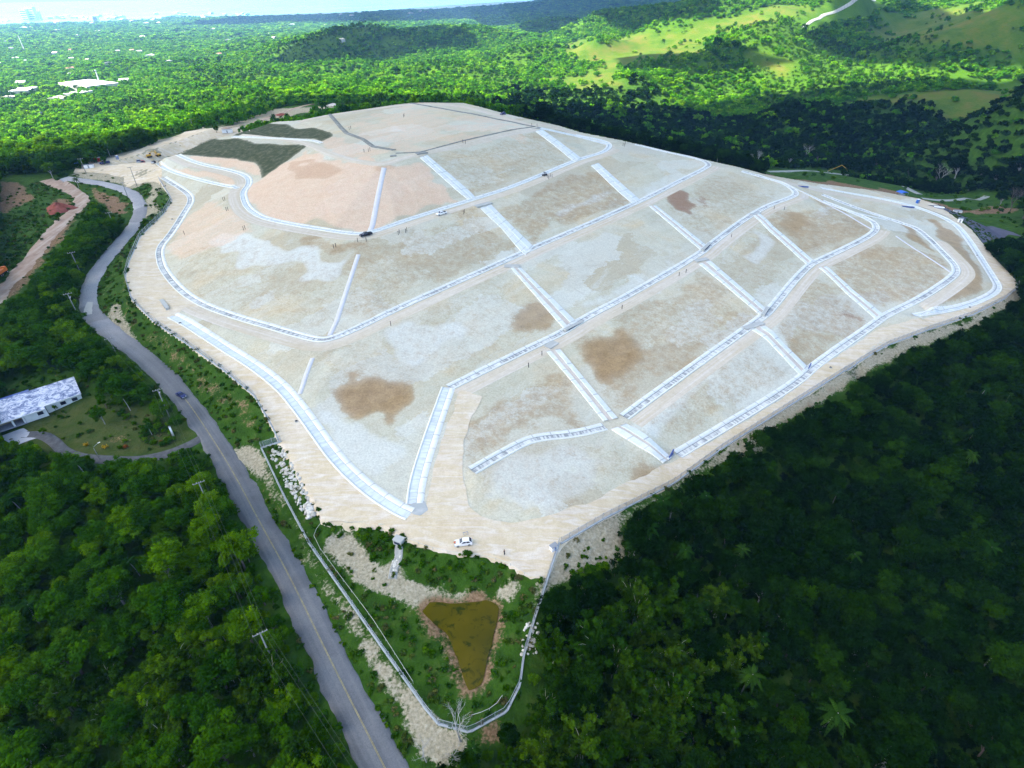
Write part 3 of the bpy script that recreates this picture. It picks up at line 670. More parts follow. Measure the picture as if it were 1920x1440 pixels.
# --- bench tracks
def bench_track(line, a, b_, dz=.09, i0=0, i1=None, mat=TRACK):
    l = resample(LINES[line], 1.2)
    n = len(l); l = l[int(n * i0):int(n * (i1 or 1))]
    k = 6; offs = [(a + (b_ - a) * j / k, dz if 0 < j < k else dz - .07) for j in range(k + 1)]
    o = strip('bench_track', l, offs, capz, mat); tag(o, kind='structure'); return o
bench_track('B1', 3.2, 9.0, i0=.0, i1=.93)
bench_track('B2', 3.2, 9.0, i0=.30, i1=.91)
bench_track('B3', 3.2, 8.8, i1=.88)
bench_track('B4', 3.2, 8.2, i1=.85)
bench_track('TO', 3.2, 9.0, i0=.5, i1=.78)
CROWN = [(450,254),(520,260),(575,268),(620,290),(668,303),(720,309),(750,297),(850,277),(960,249),(1005,242)]
LINES['CROWN'] = resample(chaikin(np.array(pxw(CROWN)), 2), 1.2)
bench_track('CROWN', -2.8, 2.8)
RIM = [(1003,238),(960,224),(900,208),(860,198),(790,195),(740,199),(640,212),(560,229)]
LINES['RIM'] = resample(chaikin(np.array(pxw(RIM)), 2), 1.2)
bench_track('RIM', -3.5, 3.5)
SHO = [(1150,277),(1120,262),(1060,245),(1005,232)]
LINES['SHO'] = resample(chaikin(np.array(pxw(SHO)), 2), 1.2); bench_track('SHO', -3, 3)
SH2 = [(1700,385),(1620,372),(1540,358),(1450,340)]
LINES['SH2'] = resample(chaikin(np.array(pxw(SH2)), 2), 1.2); bench_track('SH2', -4, 4)

# --- drains
def drain(line, label, bed=BED, i0=0, i1=1.0, w=1.0, group='drains along the benches'):
    l = resample(LINES[line], .8) if isinstance(line, str) else line
    n = len(l); l = l[int(n * i0):int(n * i1)]
    p = l[len(l) // 2]; r = empty('drain_channel', (p[0], p[1], capz(p[0], p[1])))
    tag(r, label, 'drain', group)
    strip('apron', l, [(-1.0 * w, .05), (-.6 * w, .26), (.5 * w, .24), (.55 * w, .10)], capz, CONC, r)
    strip('bed', l, [(.55 * w, .10), (1.2 * w, .13), (1.8 * w, .13), (2.35 * w, .10)], capz, bed, r)
    strip('kerb', l, [(2.35 * w, .10), (2.4 * w, .30), (2.9 * w, .30), (2.95 * w, .02)], capz, KERB, r)
    return r
drain('B1', 'uppermost long bench drain, pale blue concrete, beside the track with the two pickups', BED2)
drain('B1b', 'short pale blue drain looping below the dark grass bank at the entrance', BED2)
drain('B2', 'second bench drain from the top, bending at the tip of the pink slope')
drain('B3', 'third bench drain, starting at the top of the steep pale side ditch')
drain('B4', 'fourth bench drain from the top, ending at a rounded turn on the right end')
drain('B5', 'short curved drain on the low mound above the junction')
drain('TO', 'toe drain along the fence side track at the bottom right of the mound')
drain('PR', 'outermost pale drain rounding the far right tip of the mound', BED2)
drain('PL', 'pale rocky ditch along the left perimeter track down to the outlet basin', BED2, w=1.25)
drain('SC', 'steep pale side ditch falling to the concrete outlet basin', BED2, w=1.25)
CT = resample(chaikin(np.array(pxw([(438,256),(520,259),(588,263),(606,268)])), 1), .8)
drain(CT, 'small pale drain between the two dark green grass banks', BED2, w=.8)
C6 = resample(np.array(pxw([(1420,327),(1480,348),(1540,377),(1600,399),(1660,412)])), .8)
drain(C6, 'thin straight drain across the right shoulder of the mound', BED2, w=.7)
C7 = resample(np.array(pxw([(1140,272),(1080,256),(1012,241)])), .8)
drain(C7, 'pale drain climbing from the rounded turn to the summit edge', BED2, w=.9)
C8 = resample(np.array(pxw([(1318,303),(1300,297),(1245,284),(1200,273)])), .8)
drain(C8, 'thin pale drain along the right skyline of the mound', BED2, w=.6)

# --- downchutes
def chute(Lp, Rp, label, split=(.34, .62), floor=None):
    L_ = [at(*p) for p in Lp]; R_ = [at(*p) for p in Rp]
    L_ = resample(np.array(L_), 1.0); m = len(L_)
    R_ = np.array(R_); seg = np.concatenate([[0], np.cumsum(np.linalg.norm(np.diff(R_, axis=0), axis=1))]); t = np.linspace(0, seg[-1], m)
    R_ = np.stack([np.interp(t, seg, R_[:, k]) for k in range(3)], 1)
    c = (L_[m // 2] + R_[m // 2]) / 2; r = empty('downchute', (c[0], c[1], capz(c[0], c[1])))
    tag(r, label, 'chute', 'chutes down the slopes')
    s = np.concatenate([[0], np.cumsum(np.linalg.norm(np.diff(L_, axis=0), axis=1))])
    def sub(name, v0, v1, prof, mat):
        V = []; U = []; k = len(prof)
        for i in range(m):
            for tt, dz in prof:
                q = L_[i] * (1 - (v0 + (v1 - v0) * tt)) + R_[i] * (v0 + (v1 - v0) * tt)
                V.append((q[0] - c[0], q[1] - c[1], capz(q[0], q[1]) + dz - r.location.z)); U.append(s[i])
        F = [(i * k + j, i * k + j + 1, (i + 1) * k + j + 1, (i + 1) * k + j) for i in range(m - 1) for j in range(k - 1)]
        o = mesh_obj(name, V, F, mat, r, False)
        a = o.data.attributes.new('u', 'FLOAT', 'POINT'); a.data.foreach_set('value', np.array(U, np.float32))
    sub('side_apron', 0, split[0], [(0, .0), (.08, .35), (.9, .34), (1, .16)], CONC)
    sub('floor', split[0], split[1], [(0, .16), (.3, .14), (.7, .14), (1, .16)], floor or CHF)
    sub('side_apron', split[1], 1, [(0, .16), (.1, .34), (.92, .35), (1, .0)], CONC2)
def mat_chf():
    b = NB('silted_floor'); c = b.coord(); n = b.noise(c, .25, 4, .65)
    b.bsdf(b.mix(.5, b.ramp(n, [(.3, (.46, .42, .37)), (.55, (.58, .51, .42)), (.75, (.62, .60, .56))]), b.ramp(b.noise(c, 3, 3), [(.3, (.7, .7, .7)), (.6, (1, 1, 1))]), 'MULTIPLY'), .95, .1)
    return b.m
CHF = mat_chf()
chute([(787,296),(830,334),(861,362),(878,375)], [(801,291),(850,332),(884,362),(897,374)], 'topmost chute from the front corner of the summit down to the first bench', (.4, .55), CONC2)
chute([(900,391),(940,429),(985,479)], [(921,384),(960,424),(1002,463)], 'chute between first and second bench, just below the white pickup', (.34, .55), CONC)
chute([(957,503),(1003,555),(1056,616)], [(976,502),(1030,554),(1083,605)], 'chute between second and third bench in the middle of the mound')
chute([(1024,660),(1075,720),(1131,791)], [(1050,655),(1105,721),(1159,785)], 'beige centred chute below the white slab beside the dark brown stain')
chute([(1145,806),(1200,840),(1243,869)], [(1174,795),(1220,823),(1260,859)], 'lowest short silted chute ending at a blue opening by the orange soil', (.45, .6))
chute([(1004,247),(1040,274),(1079,304)], [(1016,243),(1053,269),(1091,297)], 'topmost chute on the right, from summit edge to the rounded turn', (.4, .55), CONC2)
chute([(1108,311),(1160,361),(1184,381)], [(1122,306),(1176,354),(1200,375)], 'chute below the rounded turn, right of the dark buggy', (.4, .55), CONC)
chute([(1216,387),(1265,428),(1314,470)], [(1230,386),(1280,425),(1325,461)], 'chute between the dark red stain and the pale middle panel')
chute([(1309,496),(1365,541),(1425,592)], [(1331,489),(1385,535),(1437,580)], 'chute below the blue culvert in the middle right of the mound')
chute([(1408,619),(1440,641),(1502,706)], [(1434,611),(1470,645),(1516,690)], 'lowest chute on the right, ending at a blue opening by the fence track')
chute([(1411,405),(1440,432),(1512,497)], [(1423,400),(1450,425),(1525,489)], 'narrow upper chute on the far right third of the mound')
chute([(1534,503),(1585,550),(1640,598)], [(1549,500),(1600,545),(1654,589)], 'narrow lower chute on the far right third of the mound')
# --- panel seams
SEAMW = mat_conc('seam_sheet', (.64, .64, .64))
def seam(pp, w, label):
    l = resample(np.array(pxw(pp)), 1.0); c = l[len(l) // 2]; r = empty('seam_strip', (c[0], c[1], capz(c[0], c[1])))
    o = strip('seam_strip', l, [(-w / 2, .02), (-w / 2 + .1, .16), (w / 2 - .1, .16), (w / 2, .02)], capz, SEAMW)
    bpy.data.objects.remove(r); tag(o, label, 'seam', 'pale seams on the slopes')
seam([(720,315),(708,372),(694,434)], 2.6, 'pale seam down the ridge of the pink slope')
seam([(672,478),(645,560),(618,630)], 1.9, 'long pale seam down the slope below the black pickup')
seam([(586,672),(575,700),(562,740)], 1.6, 'short rough pale seam above the left ditch')
seam([(1680,443),(1730,476),(1783,511)], 1.3, 'thin white seam near the far right end of the mound')
seam([(1540,379),(1590,404),(1634,430)], 1.3, 'thin white seam above the rounded right turn')

# --- public road
def mat_asphalt():
    b = NB('worn_asphalt'); c = b.coord(); v = b.attr('v'); u = b.attr('u')
    n1 = b.noise(c, .08, 5, .65); n2 = b.noise(c, 4, 3, .6)
    cmb = b.n('ShaderNodeCombineXYZ'); b.L(b.math('MULTIPLY', u, .015), cmb.inputs[0]); b.L(b.math('MULTIPLY', v, .55), cmb.inputs[1])
    st = b.noise(cmb.outputs[0], 1, 3, .6)
    base = b.ramp(n1, [(.3, (.095, .105, .115)), (.5, (.14, .15, .16)), (.7, (.175, .185, .19))])
    base = b.mix(b.ramp(st, [(.42, (0, 0, 0)), (.65, (.55, .55, .55))]), base, (.235, .24, .235))
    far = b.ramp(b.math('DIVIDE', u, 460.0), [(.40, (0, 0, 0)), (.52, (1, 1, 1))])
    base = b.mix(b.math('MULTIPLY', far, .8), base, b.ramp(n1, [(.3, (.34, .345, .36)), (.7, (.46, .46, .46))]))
    base = b.mix(.5, base, b.ramp(n2, [(.3, (.65, .65, .65)), (.6, (1, 1, 1))]), 'MULTIPLY')
    crk = b.noise(c, .5, 6, .8, 1.5)
    base = b.mix(b.ramp(crk, [(.485, (0, 0, 0)), (.5, (.6, .6, .6)), (.515, (0, 0, 0))]), base, (.05, .055, .06))
    vv = b.noise(c, .03, 2); base = b.mix(b.ramp(vv, [(.6, (0, 0, 0)), (.62, (.35, .35, .35))]), base, (.075, .08, .085))
    b.bsdf(base, .85, .25); return b.m
rl = resample(LINES['ROAD'], 1.0)
hw = [3.5] * len(rl)
RAG[0] = .9
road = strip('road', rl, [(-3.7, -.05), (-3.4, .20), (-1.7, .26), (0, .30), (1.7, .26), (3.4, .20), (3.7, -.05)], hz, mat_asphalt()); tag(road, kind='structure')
RAG[0] = 0.0
YEL = plain('yellow_road_paint', (.36, .31, .12), .7, .2, 0, .4, .8)
n = len(rl)
ln = strip('road_markings', rl[:int(n * .36)], [(-.13, .315), (-.05, .316)], hz, YEL); tag(ln, kind='structure')
ln = strip('road_markings', rl[:int(n * .36)], [(.05, .316), (.13, .315)], hz, YEL); tag(ln, kind='structure')
patch = area('road_patch', pxw([(159,578),(163,568),(174,568),(174,590),(157,592)]), .8, .325, hz, mat_conc('patch_concrete', (.55, .54, .48)), .6); tag(patch, kind='structure')
# driveway of the house
DRV = chaikin(np.array(pxw([(392,812),(360,832),(330,846),(290,858),(245,865),(190,862),(148,858),(118,846),(100,826),(78,815),(45,815)])), 2)
dv = strip('driveway', resample(DRV, 1.2), [(-1.7, .02), (-1.5, .15), (1.5, .15), (1.7, .02)], hz, plain('driveway_asphalt', (.085, .09, .095), .85, .2, 0, .3, .7)); tag(dv, kind='structure')
dl = resample(LINES['DIRT'], 1.5)
def mat_dirt():
    b = NB('dirt_road_soil'); c = b.coord(); v = b.attr('v'); n = b.noise(c, .3, 5, .7); s_ = b.noise(b.mapped(c, (.5, .05, .1), .1), 1, 4)
    base = b.ramp(n, [(.3, (.26, .18, .13)), (.7, (.40, .31, .24))]); base = b.mix(b.ramp(s_, [(.45, (0, 0, 0)), (.65, (.7, .7, .7))]), base, (.47, .40, .33))
    b.bsdf(base, .95, .1); return b.m
DIRTM = mat_dirt()
RAG[0] = 1.6
o = strip('dirt_road', dl, [(-4.2, -.05), (-3.6, .12), (-1, .2), (1, .2), (3.6, .12), (4.2, -.05)], hz, DIRTM); tag(o, kind='structure')
RAG[0] = 0.0
# entrance yard behind the mound's left end
YD = [(235,352),(255,345),(285,340),(302,345),(300,318),(296,303),(336,288),(392,262),(437,252),(470,247),(450,238),(420,240),(380,239),(340,252),(300,262),(270,277),(235,291),(200,297),(165,303),(140,315),(135,325),(165,322),(200,326),(232,333)]
yd = area('entrance_yard', pxw(YD), 2.0, .12, hz, YARD, 2.0); tag(yd, kind='structure')
HR = [(420,243),(470,232),(520,215),(560,200),(610,192),(660,184)]
hr = strip('dirt_road', resample(chaikin(np.array(pxw(HR)), 2), 2), [(-3, -.1), (-2.6, .2), (2.6, .2), (3, -.1)], hz, DIRTM); tag(hr, kind='structure')
# trail and access road beyond the right end
VR = [(1440,322),(1500,321),(1560,324),(1610,330),(1660,341),(1700,353),(1725,365)]
vr = strip('valley_road', resample(chaikin(np.array(pxw(VR)), 2), 2), [(-2.6, -.1), (-2.2, .25), (2.2, .25), (2.6, -.1)], hz, plain('pale_road', (.27, .29, .27), .9, .2, 0, .2, .3)); tag(vr, kind='structure')
VR2 = [(1728,372),(1760,376),(1800,375),(1850,368)]
vr2 = strip('valley_road', resample(chaikin(np.array(pxw(VR2)), 2), 2), [(-2.6, -.1), (-2.2, .25), (2.2, .25), (2.6, -.1)], hz, MATS['pale_road']); tag(vr2, kind='structure')
HILLR = [(1500,52),(1525,40),(1550,28),(1575,18),(1600,11),(1640,3)]
hl = resample(chaikin(np.array(pxw(HILLR)), 2), 15)
hr2 = strip('hill_road', hl, [(-2.6, .6), (0, 2), (2.6, .6)], hz, MATS['pale_road']); tag(hr2, kind='structure')
oc = strip('outfall_channel', resample(np.array(pxw([(748,1021),(747,1045),(738,1068),(735,1086)])), .6), [(-1.1, -.05), (-.7, .3), (-.4, .08), (.4, .08), (.7, .3), (1.1, -.05)], hz, mat_conc('channel_rubble', (.36, .37, .335))); tag(oc, 'rough grey concrete channel running down from the outfall box to the pond', 'channel')
# --- pond
def mat_pond():
    b = NB('muddy_pond_water'); c = b.coord()
    algae = b.noise(c, .35, 6, .7, .6)
    base = b.ramp(b.noise(c, .08, 3), [(.3, (.048, .046, .0015)), (.7, (.095, .074, .003))])
    base = b.mix(b.ramp(algae, [(.52, (0, 0, 0)), (.62, (.8, .8, .8))]), base, (.010, .022, .004))
    b.bsdf(base, .15, .1, b.bump(b.noise(c, 1.5, 3), .08, .05)); return b.m
pond = area('pond_water', [P(x, y, PONDZ) for x, y in POND], 1.5, 0, lambda x, y: PONDZ + .12, mat_pond(), .8); tag(pond, kind='structure')
# ---------------------------------------------------------------- shape helpers
class MB:
    def __init__(s): s.v = []; s.f = []
    def box(s, lo, hi, taper=0.0, M=None):
        b = len(s.v); x0, y0, z0 = lo; x1, y1, z1 = hi; t = taper
        q = [(x0, y0, z0), (x1, y0, z0), (x1, y1, z0), (x0, y1, z0), (x0 + t, y0 + t, z1), (x1 - t, y0 + t, z1), (x1 - t, y1 - t, z1), (x0 + t, y1 - t, z1)]
        s.v += [tuple(M @ Vector(p)) if M else p for p in q]
        s.f += [tuple(b + i for i in f) for f in ((0, 3, 2, 1), (4, 5, 6, 7), (0, 1, 5, 4), (1, 2, 6, 5), (2, 3, 7, 6), (3, 0, 4, 7))]
        return s
    def tube(s, pts, rad, n=6, cap=True):
        pts = [Vector(p) for p in pts]; b0 = len(s.v)
        for i, p in enumerate(pts):
            d = (pts[min(i + 1, len(pts) - 1)] - pts[max(i - 1, 0)]).normalized()
            a = d.orthogonal().normalized() if abs(d.z) > .9 else d.cross(Vector((0, 0, 1))).normalized()
            c = d.cross(a); r = rad[i] if isinstance(rad, (list, tuple)) else rad
            for k in range(n):
                t = 2 * math.pi * k / n; s.v.append(tuple(p + (a * math.cos(t) + c * math.sin(t)) * r))
        for i in range(len(pts) - 1):
            for k in range(n):
                k2 = (k + 1) % n
                s.f.append((b0 + i * n + k, b0 + i * n + k2, b0 + (i + 1) * n + k2, b0 + (i + 1) * n + k))
        if cap:
            s.f.append(tuple(b0 + k for k in range(n - 1, -1, -1))); e = b0 + (len(pts) - 1) * n
            s.f.append(tuple(e + k for k in range(n)))
        return s
    def prism(s, prof, y0, y1, inset=None):
        """prof: list of (x,z), extruded across y; inset(z) narrows the section"""
        n = len(prof); b = len(s.v); g = inset or (lambda z: 0.0)
        for y, sg in ((y0, 1), (y1, -1)):
            for x, z in prof: s.v.append((x, y + sg * g(z), z))
        for i in range(n): j = (i + 1) % n; s.f.append((b + i, b + n + i, b + n + j, b + j))
        s.f.append(tuple(b + i for i in range(n))); s.f.append(tuple(b + n + i for i in range(n - 1, -1, -1)))
        return s
    def build(s, name, mat, parent=None, smooth=False, bevel=0.0):
        o = mesh_obj(name, s.v, s.f, mat, parent, smooth)
        bm = bmesh.new(); bm.from_mesh(o.data); bmesh.ops.recalc_face_normals(bm, faces=bm.faces)
        if bevel: bmesh.ops.bevel(bm, geom=list(bm.edges), offset=bevel, segments=2, affect='EDGES', clamp_overlap=True)
        bm.to_mesh(o.data); bm.free(); return o
def copy_tree(o, parent=None):
    c = o.copy(); COL.objects.link(c)
    if parent: c.parent = parent
    for ch in o.children: copy_tree(ch, c)
    return c
BLACK = plain('black_rubber', (.015, .015, .016), .8, .2)
GLASS = plain('tinted_glass', (.02, .025, .05), .08, .6, 0, .05)
STEEL = plain('galvanised_steel', (.34, .37, .39), .45, .5, .4)
CHROME = plain('bright_trim', (.6, .6, .62), .25, .5, .6)
LAMP = plain('lamp_lens', (.75, .75, .72), .2, .5)
TAIL = plain('red_lens', (.4, .01, .01), .3, .5)
def paint(n, c): return plain('paint_' + n, c, .38, .35, 0, .05, .6)
WHITE = paint('white', (.8, .8, .79)); DKBLUE = paint('dark_blue', (.006, .018, .11)); BLK = paint('black', (.012, .014, .03))
YELLOW = paint('yellow', (.55, .33, .03)); ORANGE = paint('orange', (.65, .16, .02)); RED = paint('red', (.38, .03, .025)); BLUEP = paint('blue', (.03, .12, .42)); GREYP = paint('grey', (.25, .27, .29))

def heading(front, rear):
    a = at(*front); b = at(*rear); d = a - b; return math.atan2(d.y, d.x), (a + b) / 2
def wheel(r, x, y, rad=.36, wd=.24, rim=CHROME):
    w = MB(); sgn = 1 if y > 0 else -1
    w.tube([(x, y - wd / 2, rad), (x, y + wd / 2, rad)], rad, 14); o = w.build('wheel', BLACK, r)
    w = MB(); w.tube([(x, y + sgn * (wd / 2 + .005), rad), (x, y + sgn * (wd / 2 + .03), rad)], rad * .6, 10); w.build('rim', rim, o)
def vehicle(name, kind, L_, W_, H_, mat, label, cat, loc, rz, group=None, bedmat=None):
    r = empty(name, loc, rz); tag(r, label, cat, group)
    hw = W_ / 2; F = L_ / 2; b = .62 * H_
    g = .28
    if kind == 'suv':
        low = [(-F, g + .12), (-F + .1, g), (F - .15, g), (F, g + .2), (F - .05, b * .78), (F - .22, b * .9), (F - 1.2, b), (-F + .1, b + .03), (-F, b * .7)]
        cab = [(F - 1.35, b - .01), (F - 2.05, H_ - .05), (F - 2.5, H_), (-F + .75, H_ - .04), (-F + .16, b + .02)]
    elif kind == 'sedan':
        low = [(-F, g + .15), (-F + .1, g), (F - .15, g), (F, g + .2), (F - .08, b * .78), (F - .3, b * .92), (F - 1.3, b), (-F + .7, b), (-F + .03, b * .93)]
        cab = [(F - 1.45, b - .01), (F - 2.2, H_ - .04), (F - 2.6, H_), (-F + 1.45, H_ - .03), (-F + .8, b - .01)]
    else:
        low = [(-F, g + .22), (-F + .1, g + .1), (F - .15, g + .05), (F, g + .2), (F - .02, b * .85), (F - .2, b * .97), (F - 1.3, b), (-F, b)]
        cab = [(F - 1.45, b - .01), (F - 2.1, H_ - .05), (F - 2.4, H_), (-F + 2.2, H_ - .02), (-F + 2.0, b - .01)]
    ins = lambda z: max(0, z - b) / max(.1, H_ - b) * .22 + .02
    body = MB().prism(low, -hw, hw).build('body', mat, r, False, .07)
    MB().prism(cab, -hw + .06, hw - .06, ins).build('cabin', mat, r, False, .05)
    # glass: windscreen, rear window, side windows, a few mm proud of the cabin
    def quad(name, a, c, y0, y1, ia, ic, off):
        (xa, za), (xc, zc) = a, c; m = MB(); n = Vector((zc - za, 0, xa - xc)).normalized() * off
        if n.x * off < 0 and off > 0 and xa > 0: pass
        m.v = [(xa + n.x, y0 + ia, za + n.z), (xa + n.x, y1 - ia, za + n.z), (xc + n.x, y1 - ic, zc + n.z), (xc + n.x, y0 + ic, zc + n.z)]; m.f = [(0, 1, 2, 3)]
        return m.build(name, GLASS, r)
    quad('windscreen', cab[0], cab[1], -hw + .1, hw - .1, .08, .22, .02)
    quad('rear_window', cab[-1], cab[-2], -hw + .12, hw - .12, .1, .2, -.02)
    for sg in (-1, 1):
        m = MB(); x0 = cab[-1][0] + .35; x1 = cab[0][0] - .3; x2 = cab[1][0] - .2; x3 = cab[-2][0] + .15
        zz = b + .06; zt = H_ - .16
        y0 = sg * (hw - .06 - ins(zz) + .012); y1 = sg * (hw - .06 - ins(zt) + .012); xm = (x2 + x3) / 2
        m.v = [(x0, y0, zz), (xm - .05, y0, zz), (xm - .05, y1, zt), (x3, y1, zt), (xm + .05, y0, zz), (x1, y0, zz), (x2, y1, zt), (xm + .05, y1, zt)]
        m.f = [(0, 1, 2, 3), (4, 5, 6, 7)]; m.build('side_window', GLASS, r)
    for sx in (F - .85, -F + .85):
        for sg in (-1, 1): wheel(r, sx, sg * (hw - .1))
    for sg in (-1, 1):
        MB().box((F - .1, sg * (hw - .4) - .2, b * .66), (F + .0, sg * (hw - .4) + .2, b * .82)).build('headlight', LAMP, r, False, .02)
        MB().box((-F - .02, sg * (hw - .2) - .1, b * .62), (-F + .06, sg * (hw - .2) + .1, b * .9)).build('tail_light', TAIL, r, False, .02)
        MB().box((F - 1.75, sg * (hw + .08) - .09, b), (F - 1.6, sg * (hw + .08) + .09, b + .17)).build('mirror', mat, r, False, .03)
    MB().box((F - .08, -hw + .12, g + .02), (F + .06, hw - .12, g + .22)).build('bumper', GREYP, r, False, .03)
    if kind == 'pickup':
        MB().box((-F + .12, -hw + .16, b + .005), (-F + 1.9, hw - .16, b + .012)).build('cargo_bed', bedmat or BLACK, r)
        for sg in (-1, 1): MB().box((-F + .05, sg * (hw - .09) - .06, b), (-F + 1.95, sg * (hw - .09) + .06, b + .1)).build('bed_rail', mat, r, False, .02)
        MB().box((-F + .02, -hw + .15, b), (-F + .1, hw - .15, b + .08)).build('tailgate', mat, r)
    return r
def put(front, rear, lift=.0):
    rz, c = heading(front, rear); z = capz(c.x, c.y)
    return (c.x, c.y, z + lift), rz
loc, rz = put((852, 1023), (886, 1019), .1); suv = vehicle('parked_suv', 'suv', 4.5, 1.85, 1.68, WHITE, 'white sport utility car stopped on the pale junction above the pond', 'car', loc, rz)
loc, rz = put((350, 750), (332, 738), .28); vehicle('driving_car', 'sedan', 4.6, 1.8, 1.45, DKBLUE, 'dark blue car driving on the public road beside the house', 'car', loc, rz)
loc, rz = put((675, 446), (698, 440), .1); vehicle('pickup_truck', 'pickup', 5.8, 1.95, 1.85, BLK, 'black pickup truck on the upper bench track at the end of the ridge seam', 'pickup', loc, rz)
loc, rz = put((818, 406), (838, 400), .1); vehicle('pickup_truck', 'pickup', 5.6, 1.9, 1.8, WHITE, 'white pickup truck on the upper bench track near the chutes', 'pickup', loc, rz, None, BLACK)
loc, rz = put((938, 216), (948, 215), .1); vehicle('parked_suv', 'suv', 4.7, 1.9, 1.8, DKBLUE, 'dark blue vehicle on the skyline at the far edge of the summit', 'car', loc, rz)
loc, rz = put((190, 309), (205, 307), .15); vehicle('parked_truck', 'pickup', 6.2, 2.1, 2.1, DKBLUE, 'dark blue truck parked under a tree in the entrance yard', 'truck', loc, rz)
# open buggy on the bench
loc, rz = put((1015, 332), (1027, 328), .1); r = empty('utility_buggy', loc, rz); tag(r, 'small black open buggy with a flat roof on the upper bench track', 'buggy')
MB().prism([(-1.5, .45), (1.4, .45), (1.55, .8), (.7, .98), (.5, .8), (-.6, .8), (-.65, 1.05), (-1.5, 1.05)], -.75, .75).build('body', BLK, r, False, .04)
MB().box((-.7, -.75, 1.95), (.75, .75, 2.03)).build('roof', BLK, r, False, .02)
for sx, tx in ((.7, .6), (-.65, -.6)):
    for sg in (-1, 1): MB().tube([(sx, sg * .7, .9), (tx, sg * .66, 1.96)], .04).build('roof_post', BLACK, r)
for sx in (1.0, -1.0):
    for sg in (-1, 1): wheel(r, sx, sg * .75, .34, .28)
MB().box((-.35, -.6, .8), (-.2, .6, 1.35)).build('seat', GREYP, r, False, .04)

# ---- people
SKIN = plain('skin', (.30, .17, .11), .6, .3); DENIM = plain('dark_trousers', (.03, .035, .05), .9); VEST = plain('orange_vest', (.75, .16, .03), .8); DARKSHIRT = plain('dark_shirt', (.03, .02, .035), .9); HAIR = plain('dark_hair', (.012, .01, .01), .7); HATW = plain('white_helmet', (.75, .75, .72), .4)
def person(loc, rz, shirt, bend, label, helmet=None):
    r = empty('person', loc, rz); tag(r, label, 'person')
    bx = math.sin(bend); bz = math.cos(bend)
    hip = Vector((0, 0, .92))
    def T(h, y=0, f=0): return hip + Vector((bx * h + bz * f, y, bz * h - bx * f))
    J = {'pel': (hip, .13), 'waist': (T(.2), .125), 'chest': (T(.42), .15), 'neck': (T(.58), .06), 'headl': (T(.66, 0, .02), .085), 'headm': (T(.76, 0, .03), .1), 'top': (T(.84, 0, .01), .075),
         'kl': (Vector((.05, .12, .5)), .07), 'al': (Vector((-.02, .14, .08)), .045), 'tl': (Vector((.14, .15, .04)), .035), 'kr': (Vector((.02, -.11, .5)), .07), 'ar': (Vector((-.1, -.13, .08)), .045), 'tr': (Vector((.06, -.14, .04)), .035),
         'sl': (T(.5, .2), .065), 'el': (T(.26, .28, .08), .048), 'wl': (T(.1, .24, .28), .033), 'hl': (T(.06, .22, .38), .036), 'sr': (T(.5, -.2), .065), 'er': (T(.26, -.28, .08), .048), 'wr': (T(.1, -.24, .28), .033), 'hr': (T(.06, -.22, .38), .036)}
    E = [('pel', 'waist'), ('waist', 'chest'), ('chest', 'neck'), ('neck', 'headl'), ('headl', 'headm'), ('headm', 'top'), ('pel', 'kl'), ('kl', 'al'), ('al', 'tl'), ('pel', 'kr'), ('kr', 'ar'), ('ar', 'tr'), ('chest', 'sl'), ('sl', 'el'), ('el', 'wl'), ('wl', 'hl'), ('chest', 'sr'), ('sr', 'er'), ('er', 'wr'), ('wr', 'hr')]
    ks = list(J); me = bpy.data.meshes.new('body'); me.from_pydata([tuple(J[k][0]) for k in ks], [(ks.index(a), ks.index(c)) for a, c in E], [])
    o = bpy.data.objects.new('body', me); COL.objects.link(o); o.parent = r
    sk = o.modifiers.new('skin', 'SKIN'); o.modifiers.new('sub', 'SUBSURF').levels = 1; o.modifiers['sub'].render_levels = 1
    for i, k in enumerate(ks): me.skin_vertices[0].data[i].radius = (J[k][1], J[k][1]); me.skin_vertices[0].data[i].use_root = k == 'pel'
    me.materials.append(SKIN)
    m = MB(); m.tube([T(-.02), T(.2), T(.42), T(.54)], [.165, .16, .19, .12], 10); sh = m.build('shirt', shirt, r, True)
    m = MB()
    for s in (1, -1): m.tube([T(.5, s * .19), T(.3, s * .265, .06)], [.085, .07], 8)
    m.build('sleeves', shirt, r, True)
    m = MB(); m.tube([hip + Vector((0, 0, .06)), hip + Vector((0, 0, -.1))], [.16, .15], 10)
    for k, a in (('kl', 'al'), ('kr', 'ar')): m.tube([hip + Vector((0, J[k][0].y * .7, -.04)), J[k][0], J[a][0]], [.1, .085, .065], 8)
    m.build('trousers', DENIM, r, True)
    m = MB()
    for a, t in (('al', 'tl'), ('ar', 'tr')): m.tube([J[a][0] + Vector((-.05, 0, -.03)), J[t][0] + Vector((.03, 0, -.0))], [.055, .045], 8)
    m.build('shoes', BLACK, r, True)
    m = MB(); m.tube([T(.72, 0, 0), T(.8, 0, -.005), T(.87, 0, .0)], [.112, .108, .05], 10); m.build('helmet' if helmet else 'hair', helmet or HAIR, r, True)
c = at(854, 1024); person((c.x, c.y, capz(c.x, c.y) + .1), 2.2, VEST, .35, 'person in an orange vest bending beside the front of the white car', HATW)
c = at(946, 1040); person((c.x, c.y, capz(c.x, c.y) + .1), 2.8, DARKSHIRT, .05, 'person in dark clothes standing at the edge of the junction above the pond')

